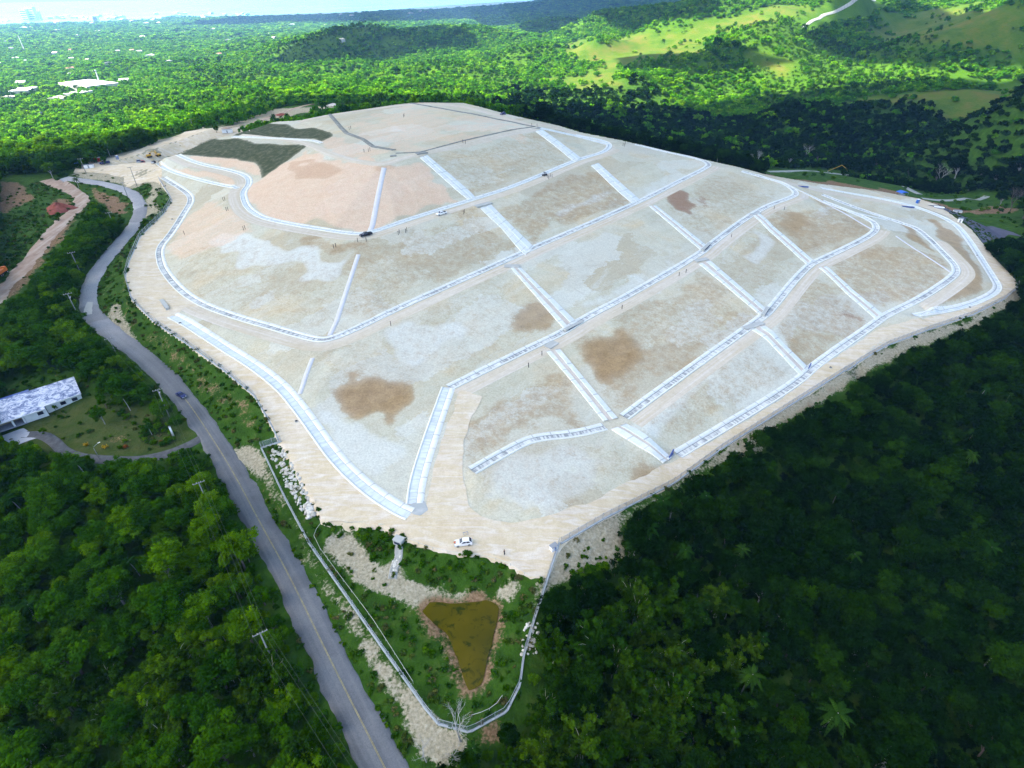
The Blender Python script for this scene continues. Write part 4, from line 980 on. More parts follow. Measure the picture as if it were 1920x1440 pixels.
# ---- fences
def mat_mesh():
    b = NB('chain_link'); 
    p = b.n('ShaderNodeBsdfPrincipled'); p.inputs['Base Color'].default_value = (.30, .36, .42, 1); p.inputs['Roughness'].default_value = .5; p.inputs['Metallic'].default_value = .3
    t = b.n('ShaderNodeBsdfTransparent'); m = b.n('ShaderNodeMixShader'); m.inputs[0].default_value = .34
    b.L(t.outputs[0], m.inputs[1]); b.L(p.outputs[0], m.inputs[2]); b.L(m.outputs[0], b.out.inputs[0]); return b.m
LINK = mat_mesh(); KERBB = mat_conc('fence_kerb', (.42, .46, .47))
def fence(pl, label, h=2.3, step=3.2, maxposts=100):
    pl = resample(np.array(pl), 1.0); L_ = len(pl); step = max(step, L_ / (maxposts - 1))
    base = Vector((pl[0, 0], pl[0, 1], capz(pl[0, 0], pl[0, 1]))); r = empty('chain_link_fence', base); tag(r, label, 'fence')
    z = [capz(p[0], p[1]) for p in pl]
    V = []; F = []
    for i, p in enumerate(pl): V += [(p[0] - base.x, p[1] - base.y, z[i] - base.z + .02), (p[0] - base.x, p[1] - base.y, z[i] - base.z + h)]
    F = [(2 * i, 2 * i + 2, 2 * i + 3, 2 * i + 1) for i in range(L_ - 1)]
    mesh_obj('wire_mesh', V, F, LINK, r)
    for hh, nm in ((h, 'top_rail'), (.06, 'bottom_rail')):
        MB().tube([(p[0] - base.x, p[1] - base.y, z[i] - base.z + hh) for i, p in enumerate(pl)][::2], .045, 5).build(nm, STEEL, r)
    Vk = []; Fk = []
    nn = offset(pl, .22) - pl
    for i, p in enumerate(pl):
        for sg, hh in ((1, -.2), (1, .3), (-1, .3), (-1, -.2)): Vk.append((p[0] - base.x + sg * nn[i, 0], p[1] - base.y + sg * nn[i, 1], z[i] - base.z + hh))
    Fk = [(4 * i + j, 4 * i + 4 + j, 4 * i + 5 + j, 4 * i + 1 + j) for i in range(L_ - 1) for j in range(3)]
    mesh_obj('base_kerb', Vk, Fk, KERBB, r)
    proto = MB().tube([(0, 0, -.3), (0, 0, h + .12), (.12, 0, h + .38)], .055, 6).build('post', STEEL, r)
    k = 0.0; first = True
    while k < L_:
        i = int(k); loc = (pl[i, 0] - base.x, pl[i, 1] - base.y, z[i] - base.z)
        if first: proto.location = loc; first = False
        else:
            q = proto.copy(); COL.objects.link(q); q.parent = r; q.location = loc
        k += step
    return r
def inset(poly, d): return offset(resample(np.array([P(*p) for p in poly]), 2.0), d)
fence(inset(CO_front[1:14], .6), 'long chain link fence along the left edge of the perimeter track above the green bank', step=3.0)
i0 = [i for i, p in enumerate(CO_front) if p[0] == 1049][0]; i1 = [i for i, p in enumerate(CO_front) if p[0] == 1906][0]
fence(inset(CO_front[i0:i1 + 2], .5), 'long chain link fence along the dark woods on the right side of the mound', step=3.0)
fence(np.array([P(*p) for p in [(528,828,1.8),(490,840,-1.4)]]), 'short fence panel stepping down from the perimeter track to the roadside', step=3)
fence(np.array([P(*p) for p in FENCE_POND[:8]]), 'straight chain link fence between the public road and the pond enclosure', h=2.2)
fence(np.array([P(*p) for p in FENCE_POND[7:] + [(1049,1017,-1.2)]]), 'angular chain link fence around the tip of the pond enclosure up to the white box', h=2.2)
# handrail cable above the pond slope
def handrail(pp, label):
    pl = resample(np.array(pxw(pp)), 2.0); b0 = Vector(pl[0]); r = empty('wire_barrier', b0); tag(r, label, 'barrier')
    zs = [capz(p[0], p[1]) for p in pl]
    MB().tube([(p[0] - b0.x, p[1] - b0.y, z - b0.z + .95) for p, z in zip(pl, zs)], .05, 5).build('rail', plain('pale_rope', (.5, .5, .45), .8), r)
    for p, z in list(zip(pl, zs))[::2]: MB().tube([(p[0] - b0.x, p[1] - b0.y, z - b0.z - .2), (p[0] - b0.x, p[1] - b0.y, z - b0.z + 1.0)], .05, 5).build('post', STEEL, r)
handrail([(760,1012),(800,1028),(850,1040),(920,1048),(955,1060),(996,1086)], 'low rail curving along the junction edge above the pond slope')
handrail([(605,982),(588,1005),(600,1030),(640,1085),(700,1165),(775,1282)], 'low rail running inside the roadside fence beside the grass')
handrail([(1886,1302),(1886,1303)] if False else [(885,1345),(910,1338),(930,1325),(942,1308)], 'short pale pipe rail curving on the grass at the tip of the enclosure')

# ---- concrete works
def slab(name, pa, pb, w, h, label, cat, mat=CONC, top=None, group=None, lift=0.0, opening=True):
    a = at(*pa); b_ = at(*pb); d = b_ - a; L_ = max(.6, math.hypot(d.x, d.y)); c = (a + b_) / 2
    r = empty(name, (c.x, c.y, min(capz(a.x, a.y), capz(b_.x, b_.y)) + lift), math.atan2(d.y, d.x)); tag(r, label, cat, group)
    MB().box((-L_ / 2, -w / 2, -.4), (L_ / 2, w / 2, h)).build('body', mat, r, False, .05)
    MB().box((-L_ / 2 - .1, -w / 2 - .1, h + .003), (L_ / 2 + .1, w / 2 + .1, h + .15)).build('cap', top or mat, r, False, .03)
    if opening: MB().box((-L_ * .36, -w / 2 - .03, .12), (L_ * .36, -w / 2 - .003, h * .75)).build('opening', plain('dark_opening', (.02, .03, .07), .6), r)
    return r
slab('culvert_headwall', (1059, 622), (1092, 604), 1.3, .9, 'pale concrete culvert wall where the middle chute meets the third bench', 'headwall')
slab('culvert_headwall', (1317, 472), (1331, 458), 1.3, 1.0, 'bluish concrete culvert wall at the foot of the chute right of the dark red stain', 'headwall')
slab('culvert_headwall', (1430, 594), (1439, 579), 1.3, 1.0, 'bluish concrete culvert wall on the fourth bench at the middle right', 'headwall')
slab('culvert_slab', (1026, 653), (1042, 642), 3.0, .35, 'pale slab bridging the drain above the beige centred chute', 'slab', opening=False)
slab('culvert_slab', (1303, 491), (1326, 486), 2.5, .35, 'pale slab below the third bench at the head of the middle right chute', 'slab', opening=False)
slab('culvert_slab', (1395, 617), (1430, 606), 2.5, .35, 'pale slab at the head of the lowest right chute', 'slab', opening=False)
slab('culvert_slab', (1408, 404), (1424, 399), 2.2, .35, 'pale slab at the head of the narrow chute on the far right', 'slab', opening=False)
slab('culvert_slab', (946, 500), (974, 500), 3.0, .35, 'pale slab across the second bench track between two chutes', 'slab', opening=False)
slab('culvert_slab', (892, 388), (920, 380), 3.0, .3, 'pale slab on the upper bench right of the white pickup', 'slab', opening=False)
slab('concrete_basin', (303, 563), (315, 581), 1.4, .8, 'small lone concrete box on the left perimeter track', 'basin')
slab('pipe_headwall', (741, 1014), (756, 1019), 1.8, 1.3, 'pale concrete outfall box at the head of the rocky channel above the pond', 'headwall')
slab('summit_pad', (780, 289), (800, 286), 3.0, .25, 'dark grey pad at the front corner of the summit above a chute', 'pad', plain('grey_pad', (.25, .26, .24), .9), opening=False)
slab('summit_pad', (990, 241), (1012, 240), 2.5, .25, 'dark grey pad at the right corner of the summit', 'pad', MATS['grey_pad'], opening=False)
slab('summit_pad', (732, 293), (743, 292), 2.5, .2, 'small dark grey square beside the crest track', 'pad', MATS['grey_pad'], opening=False)
# blue openings at the two chute feet
BLUEO = plain('blue_steel_plate', (.04, .08, .26), .5, .4)
def flare(px, py, label, s=1.0):
    c = at(px, py); r = empty('blue_outlet', (c.x, c.y, capz(c.x, c.y)), math.radians(52)); tag(r, label, 'outlet')
    m = MB(); m.prism([(-1.5 * s, 0), (1.5 * s, 0), (1.5 * s, 1.5 * s), (1.1 * s, 1.7 * s)], -.15, .15); m.build('wing_plate', BLUEO, r, False, .02)
    m = MB(); m.box((-1.6 * s, -.5, -.2), (1.6 * s, .5, .12)); m.build('base', CONC2, r, False, .02)
flare(1257, 857, 'dark blue triangular outlet plate at the foot of the lowest front chute', 1.25)
flare(1517, 690, 'dark blue triangular outlet plate at the foot of the lowest right chute', 1.0)
# outlet basin at the junction
ob = area('outlet_basin', pxw([(758,955),(775,944),(797,940),(803,957),(788,968),(775,965)]), .6, .16, capz, CONC2, .15); tag(ob, 'pale blue concrete basin where two ditches meet at the junction', 'basin')
# dark crest edging of the summit plateau
EDG = plain('grey_edging', (.20, .21, .19), .9, .2, 0, .3, .4)
def edging(pp, w, label):
    l = resample(np.array(pxw(pp)), 1.0); o = strip('crest_edging', l, [(-w, .0), (-w * .6, .4), (w * .6, .4), (w, 0)], capz, EDG); tag(o, label, 'edging')
edging([(742,288),(788,286),(870,264),(960,244),(1003,238)], .45, 'thin dark edging along the front crest of the summit')
edging([(588,220),(640,240),(650,250),(680,261),(700,275),(740,282)], 1.5, 'dark grey edging winding along the left side of the summit')
edging([(770,194),(855,209),(960,229),(1003,238)], 1.3, 'dark grey edging along the far right side of the summit')
edging([(620,214),(680,205),(735,198)], .7, 'dark grey edging along the far left side of the summit')

# ---- standing pipes of the gas wells
PIPE = plain('dark_pipe', (.02, .02, .022), .6)
WELLS = {'on the left shoulder beside the upper loop': [(419,377),(422,376),(425,396),(428,395)], 'on the left face': [(457,432),(460,430),(346,440)],
         'below the black pickup': [(626,466),(630,464),(671,454),(687,453),(747,441),(749,438),(761,437),(763,434)], 'below the white pickup': [(869,402),(871,400)],
         'beside the black buggy': [(1027,334),(1029,336),(1032,332),(1035,333)], 'at the crest of the pink slope': [(683,286),(691,285),(694,283)],
         'on the summit edge': [(655,244),(658,242),(757,220),(758,218),(868,268),(873,270),(997,237),(1007,238)], 'on the right skyline': [(1140,257),(1147,259),(1168,274),(1171,275),(1172,271)],
         'on the lower middle slopes': [(733,611),(991,689),(1016,667),(1273,518),(1286,512),(1166,580)], 'on the right slopes': [(1371,445),(1451,393),(1470,394)]}
pr_ = None
for where, L_ in WELLS.items():
    for x, y in L_:
        c = at(x, y)
        if pr_ is None:
            pr_ = empty('vent_pipe'); MB().tube([(0, 0, -.3), (0, 0, 1.75)], .12, 8).build('pipe', PIPE, pr_); MB().tube([(0, 0, 1.753), (0, 0, 1.93)], .15, 8).build('cap', BLACK, pr_); o = pr_
        else: o = copy_tree(pr_)
        o.location = (c.x, c.y, capz(c.x, c.y))
        tag(o, 'thin dark vent pipe standing ' + where, 'pipe', 'vent pipes ' + where)
for x, y, t in ((556,791,'in the pale track left of the rocky ditch'),(338,607,'in the left perimeter track near the lone concrete box'),(323,412,'in the perimeter track by the upper left bend'),(1557,690,'in the fence side track near the blue outlet'),(1818,577,'in the track at the far right tip'),(1831,480,'in the outer track rounding the right end')):
    c = at(x, y); r = empty('manhole', (c.x, c.y, capz(c.x, c.y) + .08)); tag(r, 'dark round manhole ' + t, 'manhole')
    MB().tube([(0, 0, 0), (0, 0, .28)], .55, 12).build('ring', CONC, r); MB().tube([(0, 0, .283), (0, 0, .33)], .42, 12).build('cover', BLACK, r)
c = at(1038, 1030); r = empty('sampling_cabinet', (c.x, c.y, capz(c.x, c.y)), .6); tag(r, 'white cabinet with a blue stripe at the corner of the fence', 'cabinet')
MB().box((-.9, -.6, 0), (.9, .6, 1.5)).build('body', WHITE, r, False, .04); MB().box((-.15, -.64, .15), (.15, -.603, 1.4)).build('stripe', BLUEP, r); MB().box((-1.0, -.7, 1.503), (1.0, .7, 1.6)).build('roof', GREYP, r, False, .02)
c = at(873, 1003); r = empty('sawhorse', (c.x, c.y, capz(c.x, c.y) + .1), .3); tag(r, 'small pale trestle standing behind the white car', 'trestle')
MB().box((-.7, -.1, .75), (.7, .1, .92)).build('beam', CHROME, r)
for sx in (-.55, .55):
    for sg in (-1, 1): MB().tube([(sx, 0, .8), (sx, sg * .45, 0)], .04).build('leg', STEEL, r)

# ---- utility poles
WOOD = plain('pale_pole_concrete', (.20, .21, .20), .85, .2); PORC = plain('porcelain', (.55, .5, .45), .3, .5)
poles = {}
def pole(bp, h, label, arms=(.6,), lamp=False, rz=.6, base=None):
    c = base or at(*bp); r = empty('utility_pole', (c.x, c.y, hz(c.x, c.y)), rz); tag(r, label, 'pole', None)
    MB().tube([(0, 0, -.5), (0, 0, h)], [.21, .13], 8).build('shaft', WOOD, r, True)
    for a in arms:
        MB().box((-1.5, -.09, h - a), (1.5, .09, h - a + .16)).build('crossarm', WOOD, r)
        for sx in (-1.35, -.5, .5, 1.35): MB().tube([(sx, 0, h - a + .163), (sx, 0, h - a + .45)], .07, 6).build('insulator', PORC, r)
    if lamp:
        MB().tube([(0, .1, h * .72), (0, 1.2, h * .76), (0, 2.4, h * .77)], .05, 6).build('lamp_arm', STEEL, r)
        MB().box((-.18, 2.3, h * .77 - .12), (.18, 3.0, h * .77 + .05)).build('lamp_head', CHROME, r, False, .03)
    return r
def base_from_top(px, py, h):
    """where a pole of height h stands whose top shows at the given photo position"""
    d = ray(px, py); z = 0.0
    for _ in range(25): q = P(px, py, z + h); z = .5 * z + .5 * hz(q[0], q[1])
    return Vector((q[0], q[1], z))
RA = .55
PT = [('near', (487,1186), 12.5, 'pale pole with crossarm rising from the trees in the left foreground', False),
      ('mid', (372,904), 12.0, 'pale pole with crossarm among the trees left of the road, below the driveway', False),
      ('lamp', (295,730), 12.0, 'roadside pole with crossarm and street lamp near the dark blue car', True),
      ('a', (204,634), 10.0, 'leaning looking pole at the road edge above the house', False),
      ('b', (126,550), 11.5, 'pole with street lamp at the left bend of the public road', True),
      ('c', (133,473), 11.0, 'pole with crossarm above the left bend of the road', False),
      ('d', (203,398), 10.5, 'pole beside the straight upper stretch of the road', False),
      ('e', (229,342), 9.0, 'pole by the soil slope where the road leaves the entrance', False)]
for k, tp, h, lab, lampf in PT:
    b_ = base_from_top(tp[0], tp[1], h); poles[k] = (b_, h); pole(None, h, lab, (.35,) , lampf, RA, base=b_)
for bp, h, lab in (((257,349),11.5,'dark pole standing in the entrance yard in front of the dark grass bank'),((162,326),9.5,'pole between the blue shelter and the road'),((101,313),9.0,'pole in front of the dark hedge on the far left'),((35,311),8.0,'leftmost pole at the end of the dark hedge'),((164,303),9.0,'pole behind the blue shelter'),((276,271),9.5,'pole at the end of the dark hedge by the yard'),((363,243),8.5,'pole at the far end of the yard'),((490,208),7.5,'pole by the dirt road behind the mound')):
    pole(bp, h, lab, (.3,))
WIRE = plain('cable', (.10, .12, .10), .6)
def span(a, b_, label):
    A, ha = a; B, hb = b_; r = empty('power_line', A); tag(r, label, 'cable')
    n = Vector((math.cos(RA), math.sin(RA), 0))
    for off in (-1.35, .5, 1.35):
        p = []
        for i in range(15):
            t = i / 14; q = A.lerp(B, t); z = (A.z + ha) * (1 - t) + (B.z + hb) * t - 1.6 * 4 * t * (1 - t)
            p.append((q.x - A.x + n.x * off, q.y - A.y + n.y * off, z - A.z + .1))
        MB().tube(p, .012, 4).build('wire', WIRE, r)
far_b = Vector((-8, 22, -6.5))
span(poles['near'], (far_b, 12), 'wires running from the foreground pole out of the picture below')
span(poles['mid'], poles['near'], 'wires between the two poles over the foreground trees')
span(poles['lamp'], poles['mid'], 'wires from the lamp pole to the pole in the trees')
span(poles['b'], poles['lamp'], 'wires along the road between bend and lamp pole')
c = at(325, 817); r = empty('roadside_marker', (c.x, c.y, hz(c.x, c.y)), 0); tag(r, 'thick white stub post in the hedge near the driveway', 'post'); MB().tube([(0, 0, -.2), (0, 0, 3.6)], .3, 10).build('shaft', WHITE, r, True); MB().tube([(0, 0, 3.603), (0, 0, 3.75)], .33, 10).build('cap', GREYP, r)
c = at(187, 861); r = empty('street_lamp', (c.x, c.y, hz(c.x, c.y)), .9); tag(r, 'curved street lamp beside the driveway in front of the house', 'lamp'); MB().tube([(0, 0, -.2), (0, 0, 4.2), (.25, 0, 4.9), (1.6, 0, 5.4)], [.11, .09, .07, .05], 8).build('mast', STEEL, r, True); MB().box((1.5, -.16, 5.32), (2.2, .16, 5.46)).build('lamp_head', LAMP, r, False, .03)

# ---- house
zb = hz(*at(120, 770)[:2]); zr = zb + 3.0
A = Vector(P(152, 738, zr)); D = Vector(P(-70, 812, zr)); Eb = Vector(P(148, 709, zr))
ex = (D - A); ex.z = 0; Lh = ex.length; ex.normalize(); ey = Vector((-ex.y, ex.x, 0)); 
if (Eb - A).dot(ey) < 0: ey = -ey
Dh = (Eb - A).dot(ey)
r = empty('house', (A.x, A.y, zb)); tag(r, 'long white bungalow with weathered pale roof and open garage', 'house')
r.matrix_world = Matrix(((ex.x, ey.x, 0, A.x), (ex.y, ey.y, 0, A.y), (0, 0, 1, zb), (0, 0, 0, 1)))
WALLM = plain('white_render', (.72, .74, .73), .8, .2, 0, .08, .6)
def mat_roof():
    b = NB('weathered_roof'); c = b.coord(); n = b.noise(c, .45, 6, .72, 1.2); n2 = b.noise(c, 2.2, 4, .7)
    base = b.ramp(n, [(.36, (.07, .10, .21)), (.47, (.22, .28, .42)), (.54, (.52, .58, .68)), (.7, (.66, .69, .74))])
    b.bsdf(b.mix(.4, base, b.ramp(n2, [(.35, (.5, .5, .55)), (.6, (1, 1, 1))]), 'MULTIPLY'), .7, .3); return b.m
ROOFM = mat_roof()
s1 = Lh * .33            # where the front steps out towards the garage
stepd = -1.7
def roofslab(name, x0, x1, y0, y1, z0, z1, mat, t=.22, parent=r):
    m = MB(); m.v = [(x0, y0, z0), (x1, y0, z0), (x1, y1, z1), (x0, y1, z1), (x0, y0, z0 + t), (x1, y0, z0 + t), (x1, y1, z1 + t), (x0, y1, z1 + t)]
    m.f = [(0, 3, 2, 1), (4, 5, 6, 7), (0, 1, 5, 4), (1, 2, 6, 5), (2, 3, 7, 6), (3, 0, 4, 7)]; return m.build(name, mat, parent)
k = (1.0) / Dh
roofslab('roof', 0, s1 - .002, -.3, Dh, 2.98, 3.0 + 1.0, ROOFM); roofslab('roof', s1, Lh, stepd - .3, Dh, 2.98 + stepd * k, 4.0, ROOFM)
MB().box((.0, -.42, 2.9), (s1 - .05, -.303, 3.22)).build('fascia', WALLM, r); MB().box((s1, stepd - .42, 2.9 + stepd * k), (Lh, stepd - .303, 3.22 + stepd * k)).build('fascia', WALLM, r)
roofslab('rear_roof', Lh * .42, Lh, Dh + .02, Dh + 3.2, 3.5, 3.1, plain('blue_roof', (.10, .16, .42), .5, .4, 0, .15, .4), .15)
MB().box((.35, .35, -.3), (s1, .6, 2.97)).build('wall', WALLM, r); MB().box((.35, .605, -.3), (.6, Dh - .3, 2.97)).build('wall', WALLM, r)
MB().box((s1 + .005, stepd + .35, -.3), (Lh * .52, stepd + .6, 2.75)).build('wall', WALLM, r); MB().box((.605, Dh - .55, -.3), (Lh, Dh - .3, 3.3)).build('wall', WALLM, r)
gx0, gx1 = Lh * .52, Lh * .98
MB().box((gx0, 2.2, -.1), (gx1, 2.45, 2.9)).build('garage_back_wall', plain('cream_wall', (.50, .42, .28), .8), r); MB().box((gx0, stepd, -.25), (gx1, 2.19, .03)).build('garage_floor', plain('garage_slab', (.30, .32, .36), .8), r)
for xx in (gx0 + .1, gx0 + 3.0, gx0 + 7.6): MB().box((xx, stepd + .25, .033), (xx + .5, stepd + .6, 2.6)).build('pillar', WALLM, r)
for x0, x1, y in ((1.6, 3.2, .345), (5.0, 6.6, .345), (s1 + 1.0, s1 + 2.6, stepd + .345)):
    w_ = MB().box((x0, y - .05, 1.0), (x1, y - .003, 2.2)).build('window', GLASS, r); MB().box((x0 - .1, y - .12, .88), (x1 + .1, y - .003, .985)).build('sill', WALLM, w_)
slabd = area('garage_apron', pxw([(5,817),(45,803),(62,815),(70,822),(30,836),(8,826)]), 1.0, .14, hz, plain('apron_concrete', (.36, .38, .42), .85, .2, 0, .12, .5)); tag(slabd, kind='structure')

# ---- site plant and buildings at the entrance
def digger(loc, rz, label, mat=YELLOW, boom=1.0, cat='excavator', fold=1.0):
    r = empty('excavator', loc, rz); tag(r, label, cat)
    for sg in (-1, 1): MB().prism([(-1.7, .35), (-1.4, 0), (1.4, 0), (1.7, .35), (1.4, .8), (-1.4, .8)], sg * 1.1 - .28, sg * 1.1 + .28).build('track', BLACK, r, False, .05)
    MB().box((-1.9, -1.2, .9), (1.2, 1.2, 1.8)).build('body', mat, r, False, .1); MB().box((.1, .2, 1.803), (1.3, 1.15, 2.9), .08).build('cab', mat, r, False, .06)
    MB().box((.2, .17, 2.0), (1.15, .197, 2.7)).build('cab_window', GLASS, r)
    e = Vector((4.2 * boom, -.2, 1.5 + 3.6 * boom)); t = Vector((6.6 * boom * fold, -.2, 1.0 + 1.4 * boom))
    MB().tube([(1.0, -.2, 1.5), (2.4 * boom, -.2, 1.5 + 2.4 * boom), e], .24, 6).build('boom', mat, r); MB().tube([e, t], .18, 6).build('arm', mat, r)
    MB().prism([(t.x - .5, t.z - .9), (t.x + .3, t.z - .7), (t.x + .2, t.z + .1), (t.x - .2, t.z + .1)], -.75, .35).build('bucket', GREYP, r)
    return r
def gz(px, py, dz=.1): c = at(px, py); return (c.x, c.y, capz(c.x, c.y) + dz)
digger(gz(281, 295), .5, 'yellow excavator in the entrance yard behind the red truck', boom=.7); digger(gz(297, 293), 2.6, 'second yellow digger, at the edge of the yard nearest the dark bank', boom=.6)
digger(gz(1594, 331), 2.95, 'yellow long boom excavator beyond the right end of the mound', boom=2.3, fold=1.35)
loc, rz = put((262, 308), (272, 299), .15); vehicle('dump_truck', 'pickup', 6.5, 2.3, 2.4, RED, 'red truck standing in line with the yellow diggers', 'truck', loc, rz)
loc, rz = put((259, 316), (266, 305), .15); vehicle('dump_truck', 'pickup', 6.0, 2.3, 2.4, GREYP, 'dark grey truck in front of the red truck in the yard', 'truck', loc, rz)
loc, rz = put((286, 309), (292, 305), .12); r = empty('roller', loc, rz); tag(r, 'small dark roller beside the loop drain at the entrance', 'roller'); MB().box((-1.3, -.8, .7), (1.0, .8, 1.5)).build('body', BLK, r, False, .06); MB().tube([(1.3, -.8, .6), (1.3, .8, .6)], .6, 14).build('drum', STEEL, r); MB().tube([(-.9, -.8, .55), (-.9, .8, .55)], .55, 14).build('wheels', BLACK, r); MB().box((-.6, -.7, 2.3), (.5, .7, 2.38)).build('canopy', YELLOW, r); MB().tube([(-.5, 0, 1.5), (-.5, 0, 2.3)], .06).build('canopy_post', BLACK, r)
def shelter(px, py, w, d, h, rz, mat, label, name='shelter', cat='shelter'):
    r = empty(name, gz(px, py, 0), rz); tag(r, label, cat)
    m = MB(); m.prism([(-w / 2 - .2, h), (w / 2 + .2, h), (0, h + .9)], -d / 2 - .2, d / 2 + .2); m.build('roof', mat, r)
    for sx in (-1, 1):
        for sy in (-1, 1): MB().box((sx * w / 2 - .06, sy * d / 2 - .06, -.2), (sx * w / 2 + .06, sy * d / 2 + .06, h - .003)).build('post', STEEL, r)
    MB().box((-w * .3, -d * .3, 0), (w * .3, d * .3, .75)).build('table', GREYP, r)
TARP = plain('blue_tarp', (.12, .30, .62), .6, .3)
shelter(150, 312, 5, 4, 2.4, .4, TARP, 'pale blue tarp shelter beside the entrance yard'); shelter(1690, 366, 6.5, 5, 2.4, .2, plain('strong_blue_canopy', (.03, .13, .55), .5, .3), 'bright blue canopy beyond the right shoulder of the mound')
def cabin(px, py, w, d, h, rz, mat, label, name='site_cabin', cat='cabin', door=GREYP):
    r = empty(name, gz(px, py, 0), rz); tag(r, label, cat)
    MB().box((-w / 2, -d / 2, 0), (w / 2, d / 2, h)).build('body', mat, r, False, .05); MB().box((-w / 2 - .1, -d / 2 - .1, h + .003), (w / 2 + .1, d / 2 + .1, h + .12)).build('roof', WHITE if mat is not WHITE else GREYP, r)
    MB().box((-.4, -d / 2 - .03, .1), (.4, -d / 2 - .003, min(h - .2, 2.0))).build('door', door, r)
cabin(221, 299, 1.3, 1.3, 2.4, .3, BLUEP, 'blue portable toilet alone at the edge of the entrance yard', 'portable_toilet', 'toilet'); cabin(1720, 381, 1.6, 1.6, 2.5, .3, BLUEP, 'blue portable toilet at the right skyline edge of the mound', 'portable_toilet', 'toilet')
cabin(168, 315, 5.5, 2.4, 2.2, .3, WHITE, 'white site cabin between the blue shelter and the dark blue truck'); cabin(427, 249, 7.5, 2.4, 2.3, .2, WHITE, 'long white trailer at the far end of the entrance yard', 'trailer', 'trailer')
cabin(1799, 417, 2.4, 2.0, 2.4, -.6, WHITE, 'white cabinet at the edge of the dark liner on the right end', 'equipment_cabinet', 'cabinet'); cabin(183, 303, 4.5, 2.4, 2.6, .3, RED, 'dark red container beside the dark blue truck', 'container', 'container')
cabin(1760, 391, 5.5, 2.2, .9, -.5, GREYP, 'low grey tank at the top of the dark liner', 'tank', 'tank'); cabin(1795, 398, 5, 2.4, 1.2, -.3, WHITE, 'small white shed below the bare tree on the right', 'shed', 'shed')
for px, py, lab in ((1504, 351, 'dark blue plate lying on the pale right shoulder'), (1702, 389, 'dark blue plate lying near the portable toilet')):
    r = empty('blue_plate', gz(px, py, .12), -.35); tag(r, lab, 'plate'); MB().box((-3.6, -.8, 0), (3.6, .8, .5)).build('body', BLUEO, r, False, .05); MB().box((-3.0, -.5, .503), (3.0, .5, .56)).build('lid', DKBLUE, r)
c = at(5, 516); r = empty('dump_truck', (c.x, c.y, hz(c.x, c.y) + .2), -.75 + math.pi / 2 + .9); tag(r, 'orange dump truck on the dirt road at the left picture edge', 'truck')
MB().box((-3.4, -1.2, .8), (3.2, 1.2, 1.1)).build('chassis', BLACK, r); MB().box((1.7, -1.2, 1.103), (3.4, 1.2, 3.0), .12).build('cab', ORANGE, r, False, .08)
m = MB(); m.prism([(-3.6, 1.3), (1.5, 1.2), (1.6, 2.6), (-3.7, 2.4)], -1.25, 1.25); m.build('tipper', ORANGE, r, False, .06); MB().box((3.36, -1.0, 2.0), (3.42, 1.0, 2.8)).build('windscreen', GLASS, r)
for sx in (2.4, -1.4, -2.6):
    for sg in (-1, 1): wheel(r, sx, sg * 1.1, .5, .34)
# dark liner at the right end
ln = area('dark_liner', pxw([(1737,385),(1765,388),(1795,400),(1825,415),(1860,425),(1900,436),(1919,445),(1890,440),(1842,456),(1825,432),(1800,410),(1765,392)]), 1.5, .3, hz, plain('liner_sheet', (.07, .07, .10), .6, .3, 0, .2, .2), .8); tag(ln, kind='structure')
# heaps of soil behind the summit
def heap(px, py, w, h, mat, label):
    c = at(px, py); r = empty('soil_heap', (c.x, c.y, hz(c.x, c.y)), 0); V = []; F = []; n = 20; m = 8
    for j in range(m + 1):
        rr = j / m
        for i in range(n):
            a = 2 * math.pi * i / n; q = 1 + .25 * math.sin(3 * a + px) + .12 * math.sin(7 * a)
            V.append((math.cos(a) * w * rr * q, math.sin(a) * w * .7 * rr * q, h * (1 - rr ** 1.3) * (1 + .15 * math.sin(5 * a + 3 * rr)) - .3))
    for j in range(m):
        for i in range(n): F.append((j * n + i, (j + 1) * n + i, (j + 1) * n + (i + 1) % n, j * n + (i + 1) % n))
    bpy.data.objects.remove(r); o = mesh_obj('soil_heap', V, F, mat, None, True); o.location = (c.x, c.y, hz(c.x, c.y)); tag(o, label, 'heap')
SOILD = plain('dark_soil', (.07, .05, .055), .95, .1, 0, .4, .5); SOILR = plain('red_soil', (.22, .07, .05), .95, .1, 0, .35, .4); SOILL = plain('pale_gravel', (.50, .47, .42), .95, .1, 0, .2, .4)
heap(690, 188, 6, 3.2, SOILD, 'dark conical soil heap behind the summit'); heap(625, 198, 9, 2.6, SOILL, 'pale gravel heap behind the summit'); heap(528, 216, 8, 2, SOILR, 'low red soil heap behind the dark grass bank'); heap(113, 393, 9, 4, SOILR, 'red soil heap beside the dirt road on the left')

